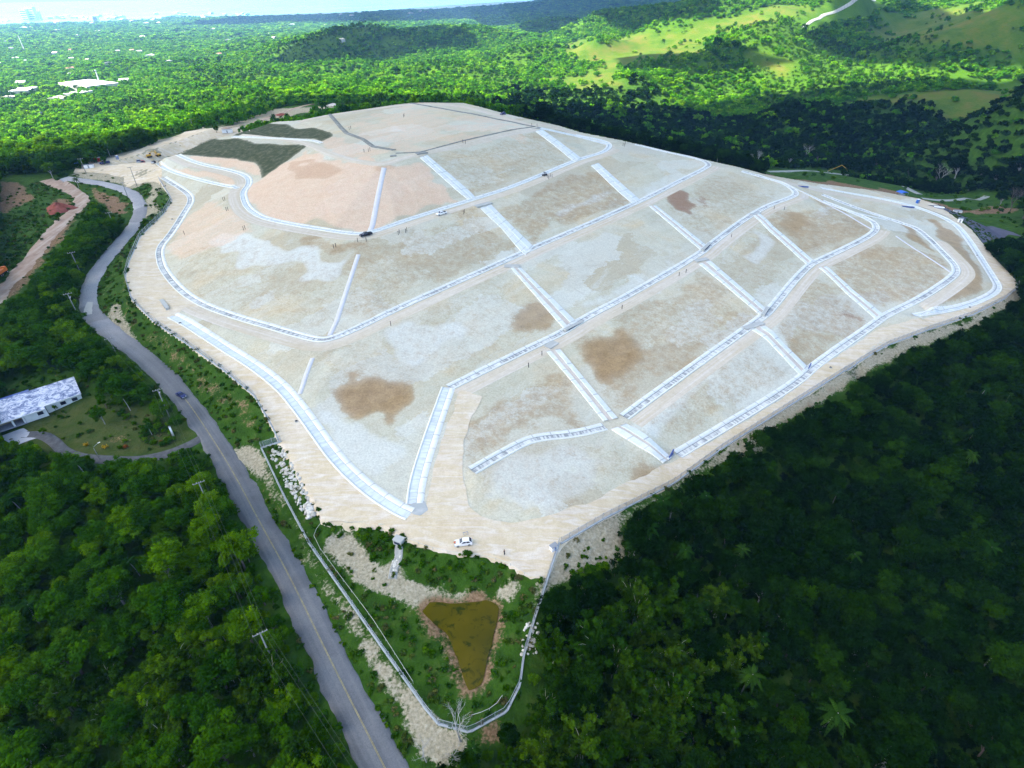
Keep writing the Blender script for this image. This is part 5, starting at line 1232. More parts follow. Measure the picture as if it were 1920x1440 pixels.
# ---- riprap boulders
ROCKM = [plain('limestone_a', (.55, .54, .48), .9, .15, 0, .25, 1.5), plain('limestone_b', (.42, .40, .34), .9, .15, 0, .3, 1.5)]
def rock_mesh(i):
    bm = bmesh.new(); bmesh.ops.create_icosphere(bm, subdivisions=2, radius=1)
    rr = random.Random(i)
    for _ in range(6):
        n = Vector((rr.uniform(-1, 1), rr.uniform(-1, 1), rr.uniform(-1, 1))).normalized(); d = rr.uniform(.55, .8)
        for v in bm.verts:
            k = v.co.dot(n) - d
            if k > 0: v.co -= n * k
    for v in bm.verts: v.co.z *= .75
    me = bpy.data.meshes.new('boulder'); bm.to_mesh(me); bm.free(); me.materials.append(ROCKM[i % 2]); return me
RM = [rock_mesh(i) for i in range(7)]
def rocks(poly, n, s0, s1, label, group):
    xs = [p[0] for p in poly]; ys = [p[1] for p in poly]; k = 0; placed = []
    while k < n:
        x = random.uniform(min(xs), max(xs)); y = random.uniform(min(ys), max(ys))
        if not in_poly([x], [y], poly)[0]: continue
        k += 1; c = at(x, y); s = random.uniform(s0, s1)
        o = bpy.data.objects.new('boulder', random.choice(RM)); COL.objects.link(o)
        o.location = (c.x, c.y, hz(c.x, c.y) + .25 * s); o.scale = (s, s * random.uniform(.7, 1), s * random.uniform(.7, 1)); o.rotation_euler = (random.uniform(-.4, .4), random.uniform(-.4, .4), random.uniform(0, 6.3))
        tag(o, label, 'boulder', group)
rocks([(503,845),(528,838),(545,865),(575,920),(590,968),(583,972),(565,960),(540,915),(515,870)], 170, .35, .75, 'pale limestone boulder packed in the long bank beside the corner of the fence', 'boulders of the long bank')
rocks([(571,945),(588,950),(590,970),(575,972)], 16, .7, 1.1, 'large pale boulder at the lower end of the long boulder bank', 'large boulders at the end of the bank')
rocks([(740,1042),(753,1042),(745,1072),(736,1085),(728,1078)], 40, .25, .5, 'grey stone in the rocky channel below the outfall box', 'stones of the outfall channel')
rocks([(985,1165),(1012,1165),(1008,1225),(978,1228)], 60, .25, .55, 'whitish stone scattered along the right fence of the pond enclosure', 'stones by the pond fence')
rocks([(1555,795),(1585,790),(1600,760),(1612,746),(1618,750),(1600,785),(1582,815),(1572,812)], 24, .4, .9, 'grey stone of the small rocky cascade in the right wood', 'stones of the cascade')
# ---------------------------------------------------------------- vegetation
def grid_at(G, x, y):
    x = np.asarray(x, float); y = np.asarray(y, float)
    i = np.clip(np.searchsorted(ax_, x) - 1, 0, len(ax_) - 2); j = np.clip(np.searchsorted(ay_, y) - 1, 0, len(ay_) - 2)
    u = (x - ax_[i]) / (ax_[i + 1] - ax_[i]); v = (y - ay_[j]) / (ay_[j + 1] - ay_[j])
    return (G[j, i] * (1 - u) + G[j, i + 1] * u) * (1 - v) + (G[j + 1, i] * (1 - u) + G[j + 1, i + 1] * u) * v
def mat_leaf(name, cols, trans=.3):
    b = NB(name)
    oi = b.n('ShaderNodeObjectInfo').outputs['Random']
    tone = b.attr('tone')
    base = b.ramp(oi, [(i / (len(cols) - 1), c) for i, c in enumerate(cols)])
    base = b.mix(1.0, base, b.ramp(tone, [(0, (.55, .6, .55)), (.5, (1, 1, 1)), (1, (1.75, 1.5, 1.2))]), 'MULTIPLY')
    d = b.n('ShaderNodeBsdfDiffuse'); t = b.n('ShaderNodeBsdfTranslucent'); m = b.n('ShaderNodeMixShader'); m.inputs[0].default_value = trans
    b.L(base, d.inputs[0]); b.L(base, t.inputs[0]); b.L(d.outputs[0], m.inputs[1]); b.L(t.outputs[0], m.inputs[2]); b.L(m.outputs[0], b.out.inputs[0])
    return b.m
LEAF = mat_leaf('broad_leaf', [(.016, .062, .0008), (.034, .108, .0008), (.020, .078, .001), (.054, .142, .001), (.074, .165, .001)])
LEAFSH = mat_leaf('shaded_broad_leaf', [(.003, .015, .0008), (.006, .026, .0008), (.004, .019, .0012), (.010, .037, .001), (.016, .054, .001)])  # broad leaf with the shade of the right side put into its colour
LEAFB = mat_leaf('bamboo_leaf', [(.015, .055, .0018), (.026, .075, .002), (.04, .092, .003)])
LEAFP = mat_leaf('palm_leaf', [(.010, .042, .004), (.016, .056, .005), (.026, .07, .006)])
LEAFF = mat_leaf('far_leaf', [(.014, .07, .003), (.072, .24, .002), (.036, .145, .003), (.105, .285, .003), (.135, .295, .004), (.048, .185, .003), (.085, .265, .003)], .48)  # far crowns, leaf colour raised to add sunlit brightness
GRASS = mat_leaf('grass_blade', [(.018, .07, .003), (.032, .105, .004), (.05, .105, .010), (.12, .115, .04)], .2)
BARK = plain('grey_bark', (.13, .115, .10), .9, .1, 0, .3, .8); BARKP = plain('pale_bark', (.33, .33, .31), .9, .1, 0, .25, .8)
def leaf_quads(cent, rad, n, size, rs, up=.5, flat=1.0):
    """n leaf clumps round a centre -> verts(4n,3), tone(4n)"""
    d = rs.normal(size=(n, 3)); d /= np.linalg.norm(d, axis=1)[:, None]
    r = rad * rs.random(n) ** (1 / 2.2)
    c = cent + d * r[:, None] * np.array([1, 1, flat])
    nr = d * .7 + rs.normal(size=(n, 3)) * .55 + np.array([0, 0, up]); nr /= np.linalg.norm(nr, axis=1)[:, None]
    a = np.cross(nr, rs.normal(size=(n, 3))); a /= np.linalg.norm(a, axis=1)[:, None]; b = np.cross(nr, a)
    s = size * (.6 + .8 * rs.random(n))[:, None]
    q = np.stack([c - a * s, c - b * s * .55, c + a * s, c + b * s * .55], 1)
    return q.reshape(-1, 3)
def leaf_mesh(name, parts, mat):
    V = np.vstack([p[0] for p in parts]); T = np.concatenate([np.full(len(p[0]), p[1]) for p in parts])
    me = bpy.data.meshes.new(name); n = len(V)
    me.vertices.add(n); me.vertices.foreach_set('co', V.astype(np.float32).ravel())
    me.loops.add(n); me.loops.foreach_set('vertex_index', np.arange(n, dtype=np.int32))
    me.polygons.add(n // 4); me.polygons.foreach_set('loop_start', np.arange(0, n, 4, dtype=np.int32))
    me.update(calc_edges=True)
    a = me.attributes.new('tone', 'FLOAT', 'POINT'); a.data.foreach_set('value', T.astype(np.float32))
    me.materials.append(mat); return me
def trunk_mesh(name, h, r, limbs, rs, mat, lean=.4):
    m = MB(); top = Vector((rs.normal() * lean, rs.normal() * lean, h))
    m.tube([(0, 0, -.8), (top.x * .3, top.y * .3, h * .4), top], [r, r * .75, r * .4], 7)
    for p in limbs:
        s = Vector((top.x * .4, top.y * .4, h * (.35 + .4 * rs.random()))); e = Vector(p)
        m.tube([s, s.lerp(e, .5) + Vector((0, 0, .5)), e], [r * .45, r * .3, r * .1], 5)
    me = bpy.data.meshes.new(name); me.from_pydata(m.v, [], m.f); me.materials.append(mat); me.update(); return me
def broadleaf(i, R, H, ncl, nlf, size):
    rs = np.random.default_rng(100 + i); parts = []; limbs = []
    lob = rs.normal(size=(4, 2)) * R * .35
    for k in range(ncl):
        a = rs.random() * 6.283; el = rs.random() ** .7; o = lob[rs.integers(4)]
        rr = R * (.35 + .6 * rs.random()) * math.sqrt(max(.05, 1 - (el * .75) ** 2))
        c = np.array([math.cos(a) * rr * .75 + o[0] * .6, math.sin(a) * rr * .75 + o[1] * .6, H * (.50 + .42 * el) + rs.normal() * .35])
        parts.append((leaf_quads(c, R * (.20 + .14 * rs.random()), nlf, size, rs, .55, .75), float(np.clip(.45 + .25 * rs.normal() + .15 * (el - .5), 0, 1))))
        if k % 5 == 0: limbs.append(c)
    return leaf_mesh('crown', parts, LEAF), trunk_mesh('trunk', H * .62, .16 + R * .03, limbs, rs, BARK if i % 3 else BARKP)
def bamboo(i, H, n):
    rs = np.random.default_rng(500 + i); parts = []; cul = MB()
    for k in range(n):
        a = rs.random() * 6.283; b0 = np.array([rs.normal() * .7, rs.normal() * .7, 0]); out = 1.5 + 3.6 * rs.random(); h = H * (.65 + .4 * rs.random()); pl = []
        for t in np.linspace(0, 1, 8):
            pl.append(b0 + np.array([math.cos(a) * out * t ** 2.2, math.sin(a) * out * t ** 2.2, h * (t - .22 * t ** 4)]))
        if k % 3 == 0: cul.tube(pl, [.09, .085, .08, .07, .06, .045, .035, .02], 5)
        tn = float(np.clip(.5 + .28 * rs.normal(), 0, 1))
        for t in (.45, .6, .72, .82, .92, 1.0):
            p = np.array(pl)[min(7, int(t * 7))]; parts.append((leaf_quads(p + rs.normal(size=3) * .3, .95 * (1.1 - .4 * t), 34, .36, rs, .25, .8), tn))
    cm = bpy.data.meshes.new('culms'); cm.from_pydata(cul.v, [], cul.f); cm.materials.append(plain('bamboo_cane', (.34, .36, .24), .6, .3)); cm.update()
    return leaf_mesh('crown', parts, LEAFB), cm
def palm(i, H):
    rs = np.random.default_rng(900 + i); parts = []; tx, ty = rs.normal(size=2) * .9; top = np.array([tx, ty, H])
    for k in range(22):
        a = 6.283 * k / 22 + rs.normal() * .15; el = .9 - 1.25 * (k % 4) / 3 + rs.normal() * .1; L_ = 3.0 + .7 * rs.random(); V = []
        pr = None
        for t in np.linspace(.08, 1, 9):
            q = top + np.array([math.cos(a) * L_ * t * math.cos(el * .6), math.sin(a) * L_ * t * math.cos(el * .6), L_ * (math.sin(el) * t - .75 * t * t)])
            w = .40 * math.sin(math.pi * min(1, .15 + t * .85)) + .05; sd = np.array([-math.sin(a), math.cos(a), 0]) * w
            if pr is not None:
                for s_ in (1, -1):
                    V += [pr[0], pr[0] * .3 + q * .7, q + s_ * sd + np.array([0, 0, -.35 * w]), pr[0] + s_ * pr[1] + np.array([0, 0, -.35 * w])]
            pr = (q, sd)
        parts.append((np.array(V), float(np.clip(.5 + .2 * rs.normal(), 0, 1))))
    m = MB(); m.tube([(0, 0, -.5), (tx * .2, ty * .2, H * .4), (tx * .6, ty * .6, H * .75), tuple(top)], [.2, .15, .13, .12], 7)
    tm = bpy.data.meshes.new('trunk'); tm.from_pydata(m.v, [], m.f); tm.materials.append(BARKP); tm.update()
    return leaf_mesh('crown', parts, LEAFP), tm
BL = [broadleaf(i, R, H, n, 74, .31) for i, (R, H, n) in enumerate([(3.6, 9.0, 40), (4.3, 10.0, 48), (3.0, 8.0, 34), (4.8, 11.0, 54), (3.9, 9.5, 42), (2.7, 7.0, 28)])]
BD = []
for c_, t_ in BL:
    m_ = c_.copy(); m_.materials[0] = LEAFSH; BD.append((m_, t_))  # same crown, shade painted into the leaves
BB = [bamboo(i, H, n) for i, (H, n) in enumerate([(12, 22), (13.5, 26), (11, 18)])]
PM = [palm(i, H) for i, H in enumerate([9.0, 11.0, 7.5])]
def clump(i, mat=None):
    rs = np.random.default_rng(1300 + i); parts = []
    for k in range(13):
        a = rs.random() * 6.283; rr = 3.6 * math.sqrt(rs.random()); c = np.array([math.cos(a) * rr, math.sin(a) * rr, 3.2 + 4.2 * rs.random() * (1 - rr / 6)])
        parts.append((leaf_quads(c, 1.55, 16, .95, rs, .6, .8), float(np.clip(.5 + .3 * rs.normal(), 0, 1))))
    return leaf_mesh('clump', parts, LEAFF)
CL = [clump(i) for i in range(5)]
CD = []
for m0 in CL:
    m_ = m0.copy(); m_.materials[0] = LEAFSH; CD.append(m_)  # clump copy with painted shade
def plant(name, label, cat, group, meshes, x, y, z, s, rz, parts=('crown', 'trunk')):
    r = bpy.data.objects.new(name, None); COL.objects.link(r); r.location = (x, y, z); r.rotation_euler = (0, 0, rz); r.scale = (s[0], s[0], s[1]); r.empty_display_size = .5
    tag(r, label, cat, group)
    for nm, me in zip(parts, meshes):
        o = bpy.data.objects.new(nm, me); COL.objects.link(o); o.parent = r
    return r
# where no tree stands or hangs over, outlines in the photo
NT = [[(x, y) for x, y, z in CO_front] + [(x, y - 1) for x, y, z in CO_back],
      [(785,1440),(687,1440),(604,1265),(522,1092),(474,1000),(433,900),(408,842),(392,812),(346,760),(300,716),(240,662),(190,622),(154,590),(150,560),(160,525),(185,485),(220,447),(245,415),(250,390),(240,368),(215,357),(150,347),(118,342),(128,322),(200,312),(300,303),(300,335),(325,375),(310,400),(266,443),(245,490),(238,520),(250,560),(290,600),(350,640),(420,690),(480,740),(515,800),(528,828),(600,960),(607,978),(850,1032),(1022,1078),(1049,1017),(1030,1100),(1003,1170),(988,1235),(982,1288),(958,1345),(885,1385),(850,1420),(860,1440)],
      [(1049,1017),(1030,1100),(1065,1096),(1100,1069),(1160,1063),(1172,1030),(1150,985),(1265,914),(1350,862),(1440,806),(1560,746),(1680,668),(1830,610),(1915,560),(1908,530),(1860,478),(1820,430),(1760,380),(1700,640),(1400,760),(1200,900)],
      [(0,712),(60,705),(150,702),(163,735),(195,745),(250,765),(300,785),(345,812),(372,820),(392,812),(385,830),(300,853),(245,862),(190,856),(145,855),(105,850),(100,838),(60,830),(0,825)],
      [(-30,620),(50,530),(110,455),(160,400),(172,368),(140,345),(100,330),(60,325),(0,332),(0,405),(60,380),(100,372),(90,390),(105,402),(140,380),(90,425),(40,485),(-30,560)],
      [(0,400),(100,372),(140,390),(100,425),(40,485),(0,545)],
      [(160,350),(240,372),(246,398),(218,410),(170,377)],
      [(130,330),(200,298),(290,270),(330,252),(400,236),(440,236),(560,190),(700,176),(722,192),(630,210),(480,242),(300,303)],
      [(1425,316),(1560,317),(1660,333),(1735,362),(1850,362),(1920,378),(1920,448),(1890,442),(1845,455),(1810,425),(1700,380),(1440,330)]]
RS = 2.0
rx = np.arange(X0 + 2, X1 - 2, RS); ry = np.arange(30, Y1 - 2, RS)
gx, gy = np.meshgrid(rx, ry); qx = gx.ravel(); qy = gy.ravel(); qz = hzs(qx, qy)
ppx, ppy, pdz = proj(qx, qy, qz)
zone = np.zeros(len(qx), bool)
for poly in NT: zone |= in_poly(ppx, ppy, poly)
vis = np.ones(len(qx), bool); org = Vector(cpos)
for i in np.where(zone)[0]:
    d = Vector((qx[i], qy[i], qz[i] + .5)) - org; L_ = d.length
    h = TIN.ray_cast(org, d / L_, L_ - 4)
    if h[0] is not None: vis[i] = False
zone &= vis
zone |= in_poly(qx, qy, CAPPOLY)
for nm, wd in (('ROAD', 4.2), ('DIRT', 4)):
    l = resample(LINES[nm], 2)
    for p in l: zone |= (qx - p[0]) ** 2 + (qy - p[1]) ** 2 < wd * wd
ZONE = zone.reshape(gx.shape)
def notree(x, y):
    i = int((x - rx[0]) / RS + .5); j = int((y - ry[0]) / RS + .5)
    return 0 <= i < len(rx) and 0 <= j < len(ry) and ZONE[j, i]
def hides(x, y, z, H, R, tol=.8):
    """would this crown hang in front of something that has to stay in view?"""
    for ox, oz in ((0, H * 1.0), (-R * tol, H * .7), (R * tol, H * .7), (0, H * .45)):
        p = Vector((x + ox, y, z + oz)); d = (p - org).normalized()
        h = TIN.ray_cast(p, d)
        if h[0] is not None and notree(h[0].x, h[0].y): return True
    return False
BAMB = [(1000,1290),(1050,1190),(1180,1110),(1420,1100),(1440,1440),(930,1440),(950,1380)]
BAMBL = [(60,1300),(200,1230),(480,1180),(600,1330),(660,1440),(40,1440)]
BUSHY = [(860,1440),(930,1400),(1000,1290),(1010,1180),(1060,1100)]
cand = []
y = 42.0
while y < Y1 - 30:
    x = X0 + 10
    while x < X1 - 10:
        jx = x + random.uniform(-1.9, 1.9); jy = y + random.uniform(-1.9, 1.9)
        x += 4.2
        zz_ = hz(jx, jy); px, py, dz = proj(jx, jy, zz_ + 5)
        if not (-380 < px < 2320 and -60 < py < 1800) or dz < 10: continue
        if notree(jx, jy) or jy > 480: continue
        kind = 'tree'
        if in_poly([px], [py], BAMB)[0] and random.random() < .6: kind = 'bamboo'
        elif in_poly([px], [py], BAMBL)[0] and random.random() < .5: kind = 'bamboo'
        elif random.random() < .022: kind = 'palm'
        dist = math.sqrt(jx * jx + jy * jy + (zz_ - CAMZ) ** 2)
        if kind == 'bamboo' and random.random() < .25: continue
        if kind == 'tree': v = random.randrange(6); H = (9, 10, 8, 11, 9.5, 7)[v]; R = (3.6, 4.3, 3, 4.8, 3.9, 2.7)[v]
        elif kind == 'bamboo': v = random.randrange(3); H = (12, 13.5, 11)[v] * .95; R = 4
        else: v = random.randrange(3); H = (11, 13, 9.5)[v]; R = 3
        s = random.choice((random.uniform(.5, .75), random.uniform(.65, .95), random.uniform(.8, 1.2))); ok = True
        for k in (s, s * .7, s * .45):
            if not hides(jx, jy, zz_, H * k, R * k): s = k; break
        else: ok = False
        if ok: cand.append((dist, kind, v, jx, jy, zz_, s))
    y += 4.2
under = []
y = 44.0
while y < 470:
    x = X0 + 10
    while x < X1 - 10:
        jx = x + random.uniform(-1.6, 1.6); jy = y + random.uniform(-1.6, 1.6); x += 3.3
        if notree(jx, jy): continue
        zz_ = hz(jx, jy); px, py, dz = proj(jx, jy, zz_ + 3)
        if not (-60 < px < 1980 and -40 < py < 1560) or dz < 10: continue
        s = random.uniform(.26, .5)
        if hides(jx, jy, zz_, 9 * s, 3.6 * s): continue
        under.append((999, 'tree', random.randrange(6), jx, jy, zz_ - 2.2 * s, s))
    y += 3.3
cand.sort()
def seen_top(c):
    H = 8 * c[6]; p = Vector((c[3], c[4], c[5] + H)); d = p - org; L_ = d.length; h = TIN.ray_cast(org, d / L_, L_ - 1)
    return h[0] is None
count = {'tree': 0, 'bamboo': 0, 'palm': 0}; rest = []
for c in cand:
    dist, kind, v, x, y, z, s = c
    px, py, dz = proj(x, y, z + 7 * s)
    if count[kind] < (290 if kind == 'tree' else 90) and -10 < px < 1930 and -5 < py < 1455 and seen_top(c):
        count[kind] += 1; rz = random.uniform(0, 6.28)
        side = 'in the wood left of the public road' if px < 700 and py > 850 else ('between house and upper road' if px < 700 else 'in the dark wood below the right fence')
        if kind == 'tree':
            big = s > .95; lab = ('tall' if big else 'lower') + ' round crowned dark green tree ' + side
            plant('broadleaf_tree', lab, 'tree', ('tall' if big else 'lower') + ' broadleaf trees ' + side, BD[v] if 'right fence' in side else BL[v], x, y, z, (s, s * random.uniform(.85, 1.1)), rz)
        elif kind == 'bamboo':
            plant('bamboo_clump', 'feathery lighter green bamboo clump ' + side, 'bamboo', 'bamboo clumps ' + side, BB[v], x, y, z, (s, s), rz, ('crown', 'culms'))
        else:
            plant('palm_tree', 'slender palm with spreading fronds ' + side, 'palm', 'palms ' + side, PM[v], x, y, z, (s, s), rz)
    else: rest.append(c)
# --- instancing of what nobody could count
def scatter(name, X, Y, Z, SX, SZ, RZ, VI, sources, parent_mat=None):
    n = len(X); me = bpy.data.meshes.new(name); me.vertices.add(n)
    me.vertices.foreach_set('co', np.stack([X, Y, Z], 1).astype(np.float32).ravel())
    for nm, a in (('sx', SX), ('sz', SZ), ('rz', RZ)):
        t = me.attributes.new(nm, 'FLOAT', 'POINT'); t.data.foreach_set('value', np.asarray(a, np.float32))
    t = me.attributes.new('vi', 'INT', 'POINT'); t.data.foreach_set('value', np.asarray(VI, np.int32))
    o = bpy.data.objects.new(name, me); COL.objects.link(o); tag(o, kind='stuff')
    g = bpy.data.node_groups.new(name, 'GeometryNodeTree')
    g.interface.new_socket('Geometry', in_out='INPUT', socket_type='NodeSocketGeometry'); g.interface.new_socket('Geometry', in_out='OUTPUT', socket_type='NodeSocketGeometry')
    N = g.nodes; gi = N.new('NodeGroupInput'); go = N.new('NodeGroupOutput')
    m2p = N.new('GeometryNodeMeshToPoints'); g.links.new(gi.outputs[0], m2p.inputs[0])
    iop = N.new('GeometryNodeInstanceOnPoints'); g.links.new(m2p.outputs[0], iop.inputs['Points'])
    g2i = N.new('GeometryNodeGeometryToInstance')
    for so in reversed(sources):
        oi = N.new('GeometryNodeObjectInfo'); oi.inputs['Object'].default_value = so; oi.transform_space = 'ORIGINAL'; g.links.new(oi.outputs['Geometry'], g2i.inputs[0])
    g.links.new(g2i.outputs[0], iop.inputs['Instance']); iop.inputs['Pick Instance'].default_value = True
    def at_(nm, ty):
        a = N.new('GeometryNodeInputNamedAttribute'); a.data_type = ty; a.inputs[0].default_value = nm; return a.outputs[0]
    g.links.new(at_('vi', 'INT'), iop.inputs['Instance Index'])
    cx_ = N.new('ShaderNodeCombineXYZ'); sxo = at_('sx', 'FLOAT'); g.links.new(sxo, cx_.inputs[0]); g.links.new(sxo, cx_.inputs[1]); g.links.new(at_('sz', 'FLOAT'), cx_.inputs[2]); g.links.new(cx_.outputs[0], iop.inputs['Scale'])
    cr_ = N.new('ShaderNodeCombineXYZ'); g.links.new(at_('rz', 'FLOAT'), cr_.inputs[2]); g.links.new(cr_.outputs[0], iop.inputs['Rotation'])
    g.links.new(iop.outputs[0], go.inputs[0])
    o.modifiers.new('scatter', 'NODES').node_group = g; return o
def src(name, me):   # a mesh holder that only the scatterers use
    return bpy.data.objects.new(name, me)
SRC_T = [src('crown_source', m[0]) for m in BL]; SRC_B = [src('bamboo_source', m[0]) for m in BB]; SRC_P = [src('palm_source', m[0]) for m in PM]; SRC_C = [src('clump_source', m) for m in CL]; SRC_K = [src('shaded_clump_source', m) for m in CD]
rest += under
SRC_D = [src('shaded_crown_source', m[0]) for m in BD]
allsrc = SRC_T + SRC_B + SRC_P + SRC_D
off = {'tree': 0, 'bamboo': 6, 'palm': 9}
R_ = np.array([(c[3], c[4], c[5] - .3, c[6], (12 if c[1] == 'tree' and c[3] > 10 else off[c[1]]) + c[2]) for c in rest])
print('candidates', len(cand), count, 'rest', len(rest))
scatter('near_forest', R_[:, 0], R_[:, 1], R_[:, 2], R_[:, 3] * rng.uniform(.9, 1.15, len(R_)), R_[:, 3], rng.uniform(0, 6.28, len(R_)), R_[:, 4], allsrc)
# --- far woods
def far_points(r0_, r1_, sp):
    xs, ys = np.meshgrid(np.arange(-r1_ * 1.0, r1_ * 1.05, sp), np.arange(80, r1_, sp)); x = xs.ravel() + rng.uniform(-.48, .48, xs.size) * sp; y = ys.ravel() + rng.uniform(-.48, .48, xs.size) * sp
    r = np.hypot(x, y); m = (r > r0_) & (r <= r1_) & ~((x > X0 + 10) & (x < X1 - 10) & (y < 480)) & ~in_poly(x, y, CAPPOLY); x = x[m]; y = y[m]
    m = np.array([not notree(a, b) for a, b in zip(x, y)]) if r1_ < 900 else np.ones(len(x), bool); x = x[m]; y = y[m]
    z = grid_at(GZ, x, y); px, py, dz = proj(x, y, z + 4); m = (px > -280) & (px < 2220) & (py > -70) & (py < 900) & (z > -57)
    x, y, z, px, py = x[m], y[m], z[m], px[m], py[m]
    for q in hl[::1]:
        k_ = (np.abs(x - q[0]) > 16) | (np.abs(y - q[1]) > 22); x, y, z = x[k_], y[k_], z[k_]
    dry = grid_at(GDRY, x, y); open_ = fbm(x, y, 160, 3)
    plain_ = (x < 60 + y * .25) & (np.hypot(x, y) < 1500)
    keep = (rng.random(len(x)) > np.clip(dry * 1.3, 0, .95)) & (open_ < .5) & ~(plain_ & (rng.random(len(x)) < .28))
    return x[keep], y[keep], z[keep], dry[keep]
FX = []
for r0_, r1_, sp, sc in ((0, 800, 6.0, .95), (800, 1600, 7.6, 1.1), (1600, 3000, 13.0, 1.75), (3000, 7500, 27.0, 3.3)):
    x, y, z, dr = far_points(r0_, r1_, sp)
    s = sc * rng.uniform(.65, 1.25, len(x)) * np.where(rng.random(len(x)) < .06, 1.45, 1.0)
    pal = (fbm(x, y, 110, 3) > .12) & (r1_ < 2000) & (rng.random(len(x)) < .75)
    vi = np.where(pal, 5 + rng.integers(0, 3, len(x)), rng.integers(0, 5, len(x)))
    s = np.where(pal, s * .85, s)
    shadev = (x > 30 + 160 * fbm(x, y, 150, 3)) & (np.hypot(x, y) < 850 + 260 * fbm(x, y, 220, 3)) & (rng.random(len(x)) < .85); vi = np.where(shadev, 8 + rng.integers(0, 5, len(x)), vi)  # valley clumps use the copies with shade in their colour
    FX.append(np.stack([x, y, z - 1.2 * s, s, s * rng.uniform(.8, 1.15, len(x)) * np.where(sc > 1.5, .62, 1.0), vi], 1))
FX = np.vstack(FX); print('far', len(FX))
scatter('far_forest', FX[:, 0], FX[:, 1], FX[:, 2], FX[:, 3], FX[:, 4], rng.uniform(0, 6.28, len(FX)), FX[:, 5], SRC_C + SRC_P + SRC_K)
# --- low growth on the banks
def tuft(i, n, rad, size, up):
    rs = np.random.default_rng(1700 + i); parts = []
    for k in range(n): 
        c = np.array([rs.normal() * rad * .5, rs.normal() * rad * .5, rad * .35]); parts.append((leaf_quads(c, rad * .5, 10, size, rs, up, .7), float(rs.random())))
    return leaf_mesh('tuft', parts, GRASS)
SRC_G = [src('tuft_source', tuft(i, 5, r_, s_, .2)) for i, (r_, s_) in enumerate([(.5, .22), (.8, .3), (.65, .26)])]
SRC_S = [src('shrub_source', BL[5][0]), src('shrub_source', BL[2][0])]
n0 = 60000; x = rng.uniform(-300, 300, n0); y = rng.uniform(45, 470, n0)
inz = np.array([notree(a, b) for a, b in zip(x, y)]); cap_ = in_poly(x, y, CAPPOLY)
gch = grid_at(GZONE['chalk'].astype(float), x, y); gso = grid_at(GZONE['soil'].astype(float), x, y); gla = grid_at(GZONE['lawn'].astype(float), x, y)
pnd = in_poly(x, y, [(p[0], p[1]) for p in pw])
rd = np.zeros(n0, bool)
for nm, wd in (('ROAD', 3.75), ('DIRT', 3.8)):
    for p in resample(LINES[nm], 2): rd |= (x - p[0]) ** 2 + (y - p[1]) ** 2 < wd * wd
for p in DRV: rd |= (x - p[0]) ** 2 + (y - p[1]) ** 2 < 2.6 ** 2
hs = np.array(r.matrix_world.inverted()) if False else None
YDW = [(p[0], p[1]) for p in pxw(YD)]
ok = inz & ~cap_ & ~pnd & ~rd & ~in_poly(x, y, YDW) & (rng.random(n0) > np.clip(gch * .93 + gso * .85 + gla * .9, 0, 1)) & (np.hypot(x, y) < 480)
hx = (x - A.x) * ex.x + (y - A.y) * ex.y; hy = (x - A.x) * ey.x + (y - A.y) * ey.y
ok &= ~((hx > -1) & (hx < Lh + 1) & (hy > -3) & (hy < Dh + 4))
capg = np.zeros(n0, bool)
ii = np.where(cap_)[0]
if len(ii):
    zc = np.array([capz(a, b) for a, b in zip(x[ii], y[ii])]); qx_, qy_, _d = proj(x[ii], y[ii], zc)
    for s_, poly, amp in PATCH['green']: capg[ii] |= in_poly(qx_, qy_, poly)
x = x[ok]; y = y[ok]; z = np.array([capz(a, b) for a, b in zip(x, y)]); s = rng.uniform(.6, 1.5, len(x))
print('tufts', len(x))
scatter('bank_grass', x, y, z - .05, s, s, rng.uniform(0, 6.28, len(x)), rng.integers(0, 3, len(x)), SRC_G)
# shrubs: outlines in the photo, number, scale
SH = [([(30,790),(160,750),(250,768),(330,805),(300,840),(240,850),(180,845),(120,838),(80,800)], 26, .08, .22), ([(255,790),(300,795),(340,815),(320,838),(270,835)], 16, .2, .36), ([(1440,320),(1560,321),(1700,352),(1850,364),(1915,380),(1915,430),(1850,418),(1760,378),(1640,348),(1450,325)], 70, .22, .5), ([(610,985),(740,985),(742,1020),(735,1050),(700,1055),(660,1020),(620,1000)], 22, .14, .26), ([(765,1025),(955,1055),(960,1075),(930,1095),(800,1085),(760,1060)], 24, .10, .2),
      ([(300,640),(400,720),(490,790),(500,830),(440,800),(360,740),(290,660)], 26, .10, .26), ([(200,560),(240,540),(255,590),(240,620),(210,600)], 16, .14, .28), ([(275,350),(300,345),(318,378),(300,410),(262,435)], 22, .16, .32),
      ([(640,1060),(720,1090),(840,1230),(850,1300),(760,1230)], 12, .10, .2), ([(970,1110),(1000,1085),(975,1180),(965,1270),(930,1330),(915,1300),(940,1200)], 14, .10, .22), ([(482,905),(520,965),(560,1040),(596,1105),(690,1285),(775,1440),(768,1440),(683,1290),(585,1105),(545,1030),(505,960)], 46, .08, .17),
      ([(200,735),(300,780),(345,812),(300,845),(250,800),(210,770)], 20, .2, .42), ([(20,405),(140,385),(60,470),(0,530)], 40, .2, .4), ([(1060,1050),(1110,1020),(1160,1040),(1100,1075)], 14, .08, .16), ([(1060,1075),(1165,1050),(1172,1062),(1100,1090)], 22, .15, .3), ([(1290,880),(1440,805),(1560,740),(1570,760),(1440,825)], 20, .12, .26)]
X = []
for poly, n, a, b_ in SH:
    xs = [p[0] for p in poly]; ys = [p[1] for p in poly]; k = 0
    while k < n:
        u = random.uniform(min(xs), max(xs)); v = random.uniform(min(ys), max(ys))
        if not in_poly([u], [v], poly)[0]: continue
        k += 1; c = at(u, v); s_ = random.uniform(a, b_); X.append((c.x, c.y, hz(c.x, c.y) - 3.0 * s_, s_ * 1.35, s_, random.randrange(2)))
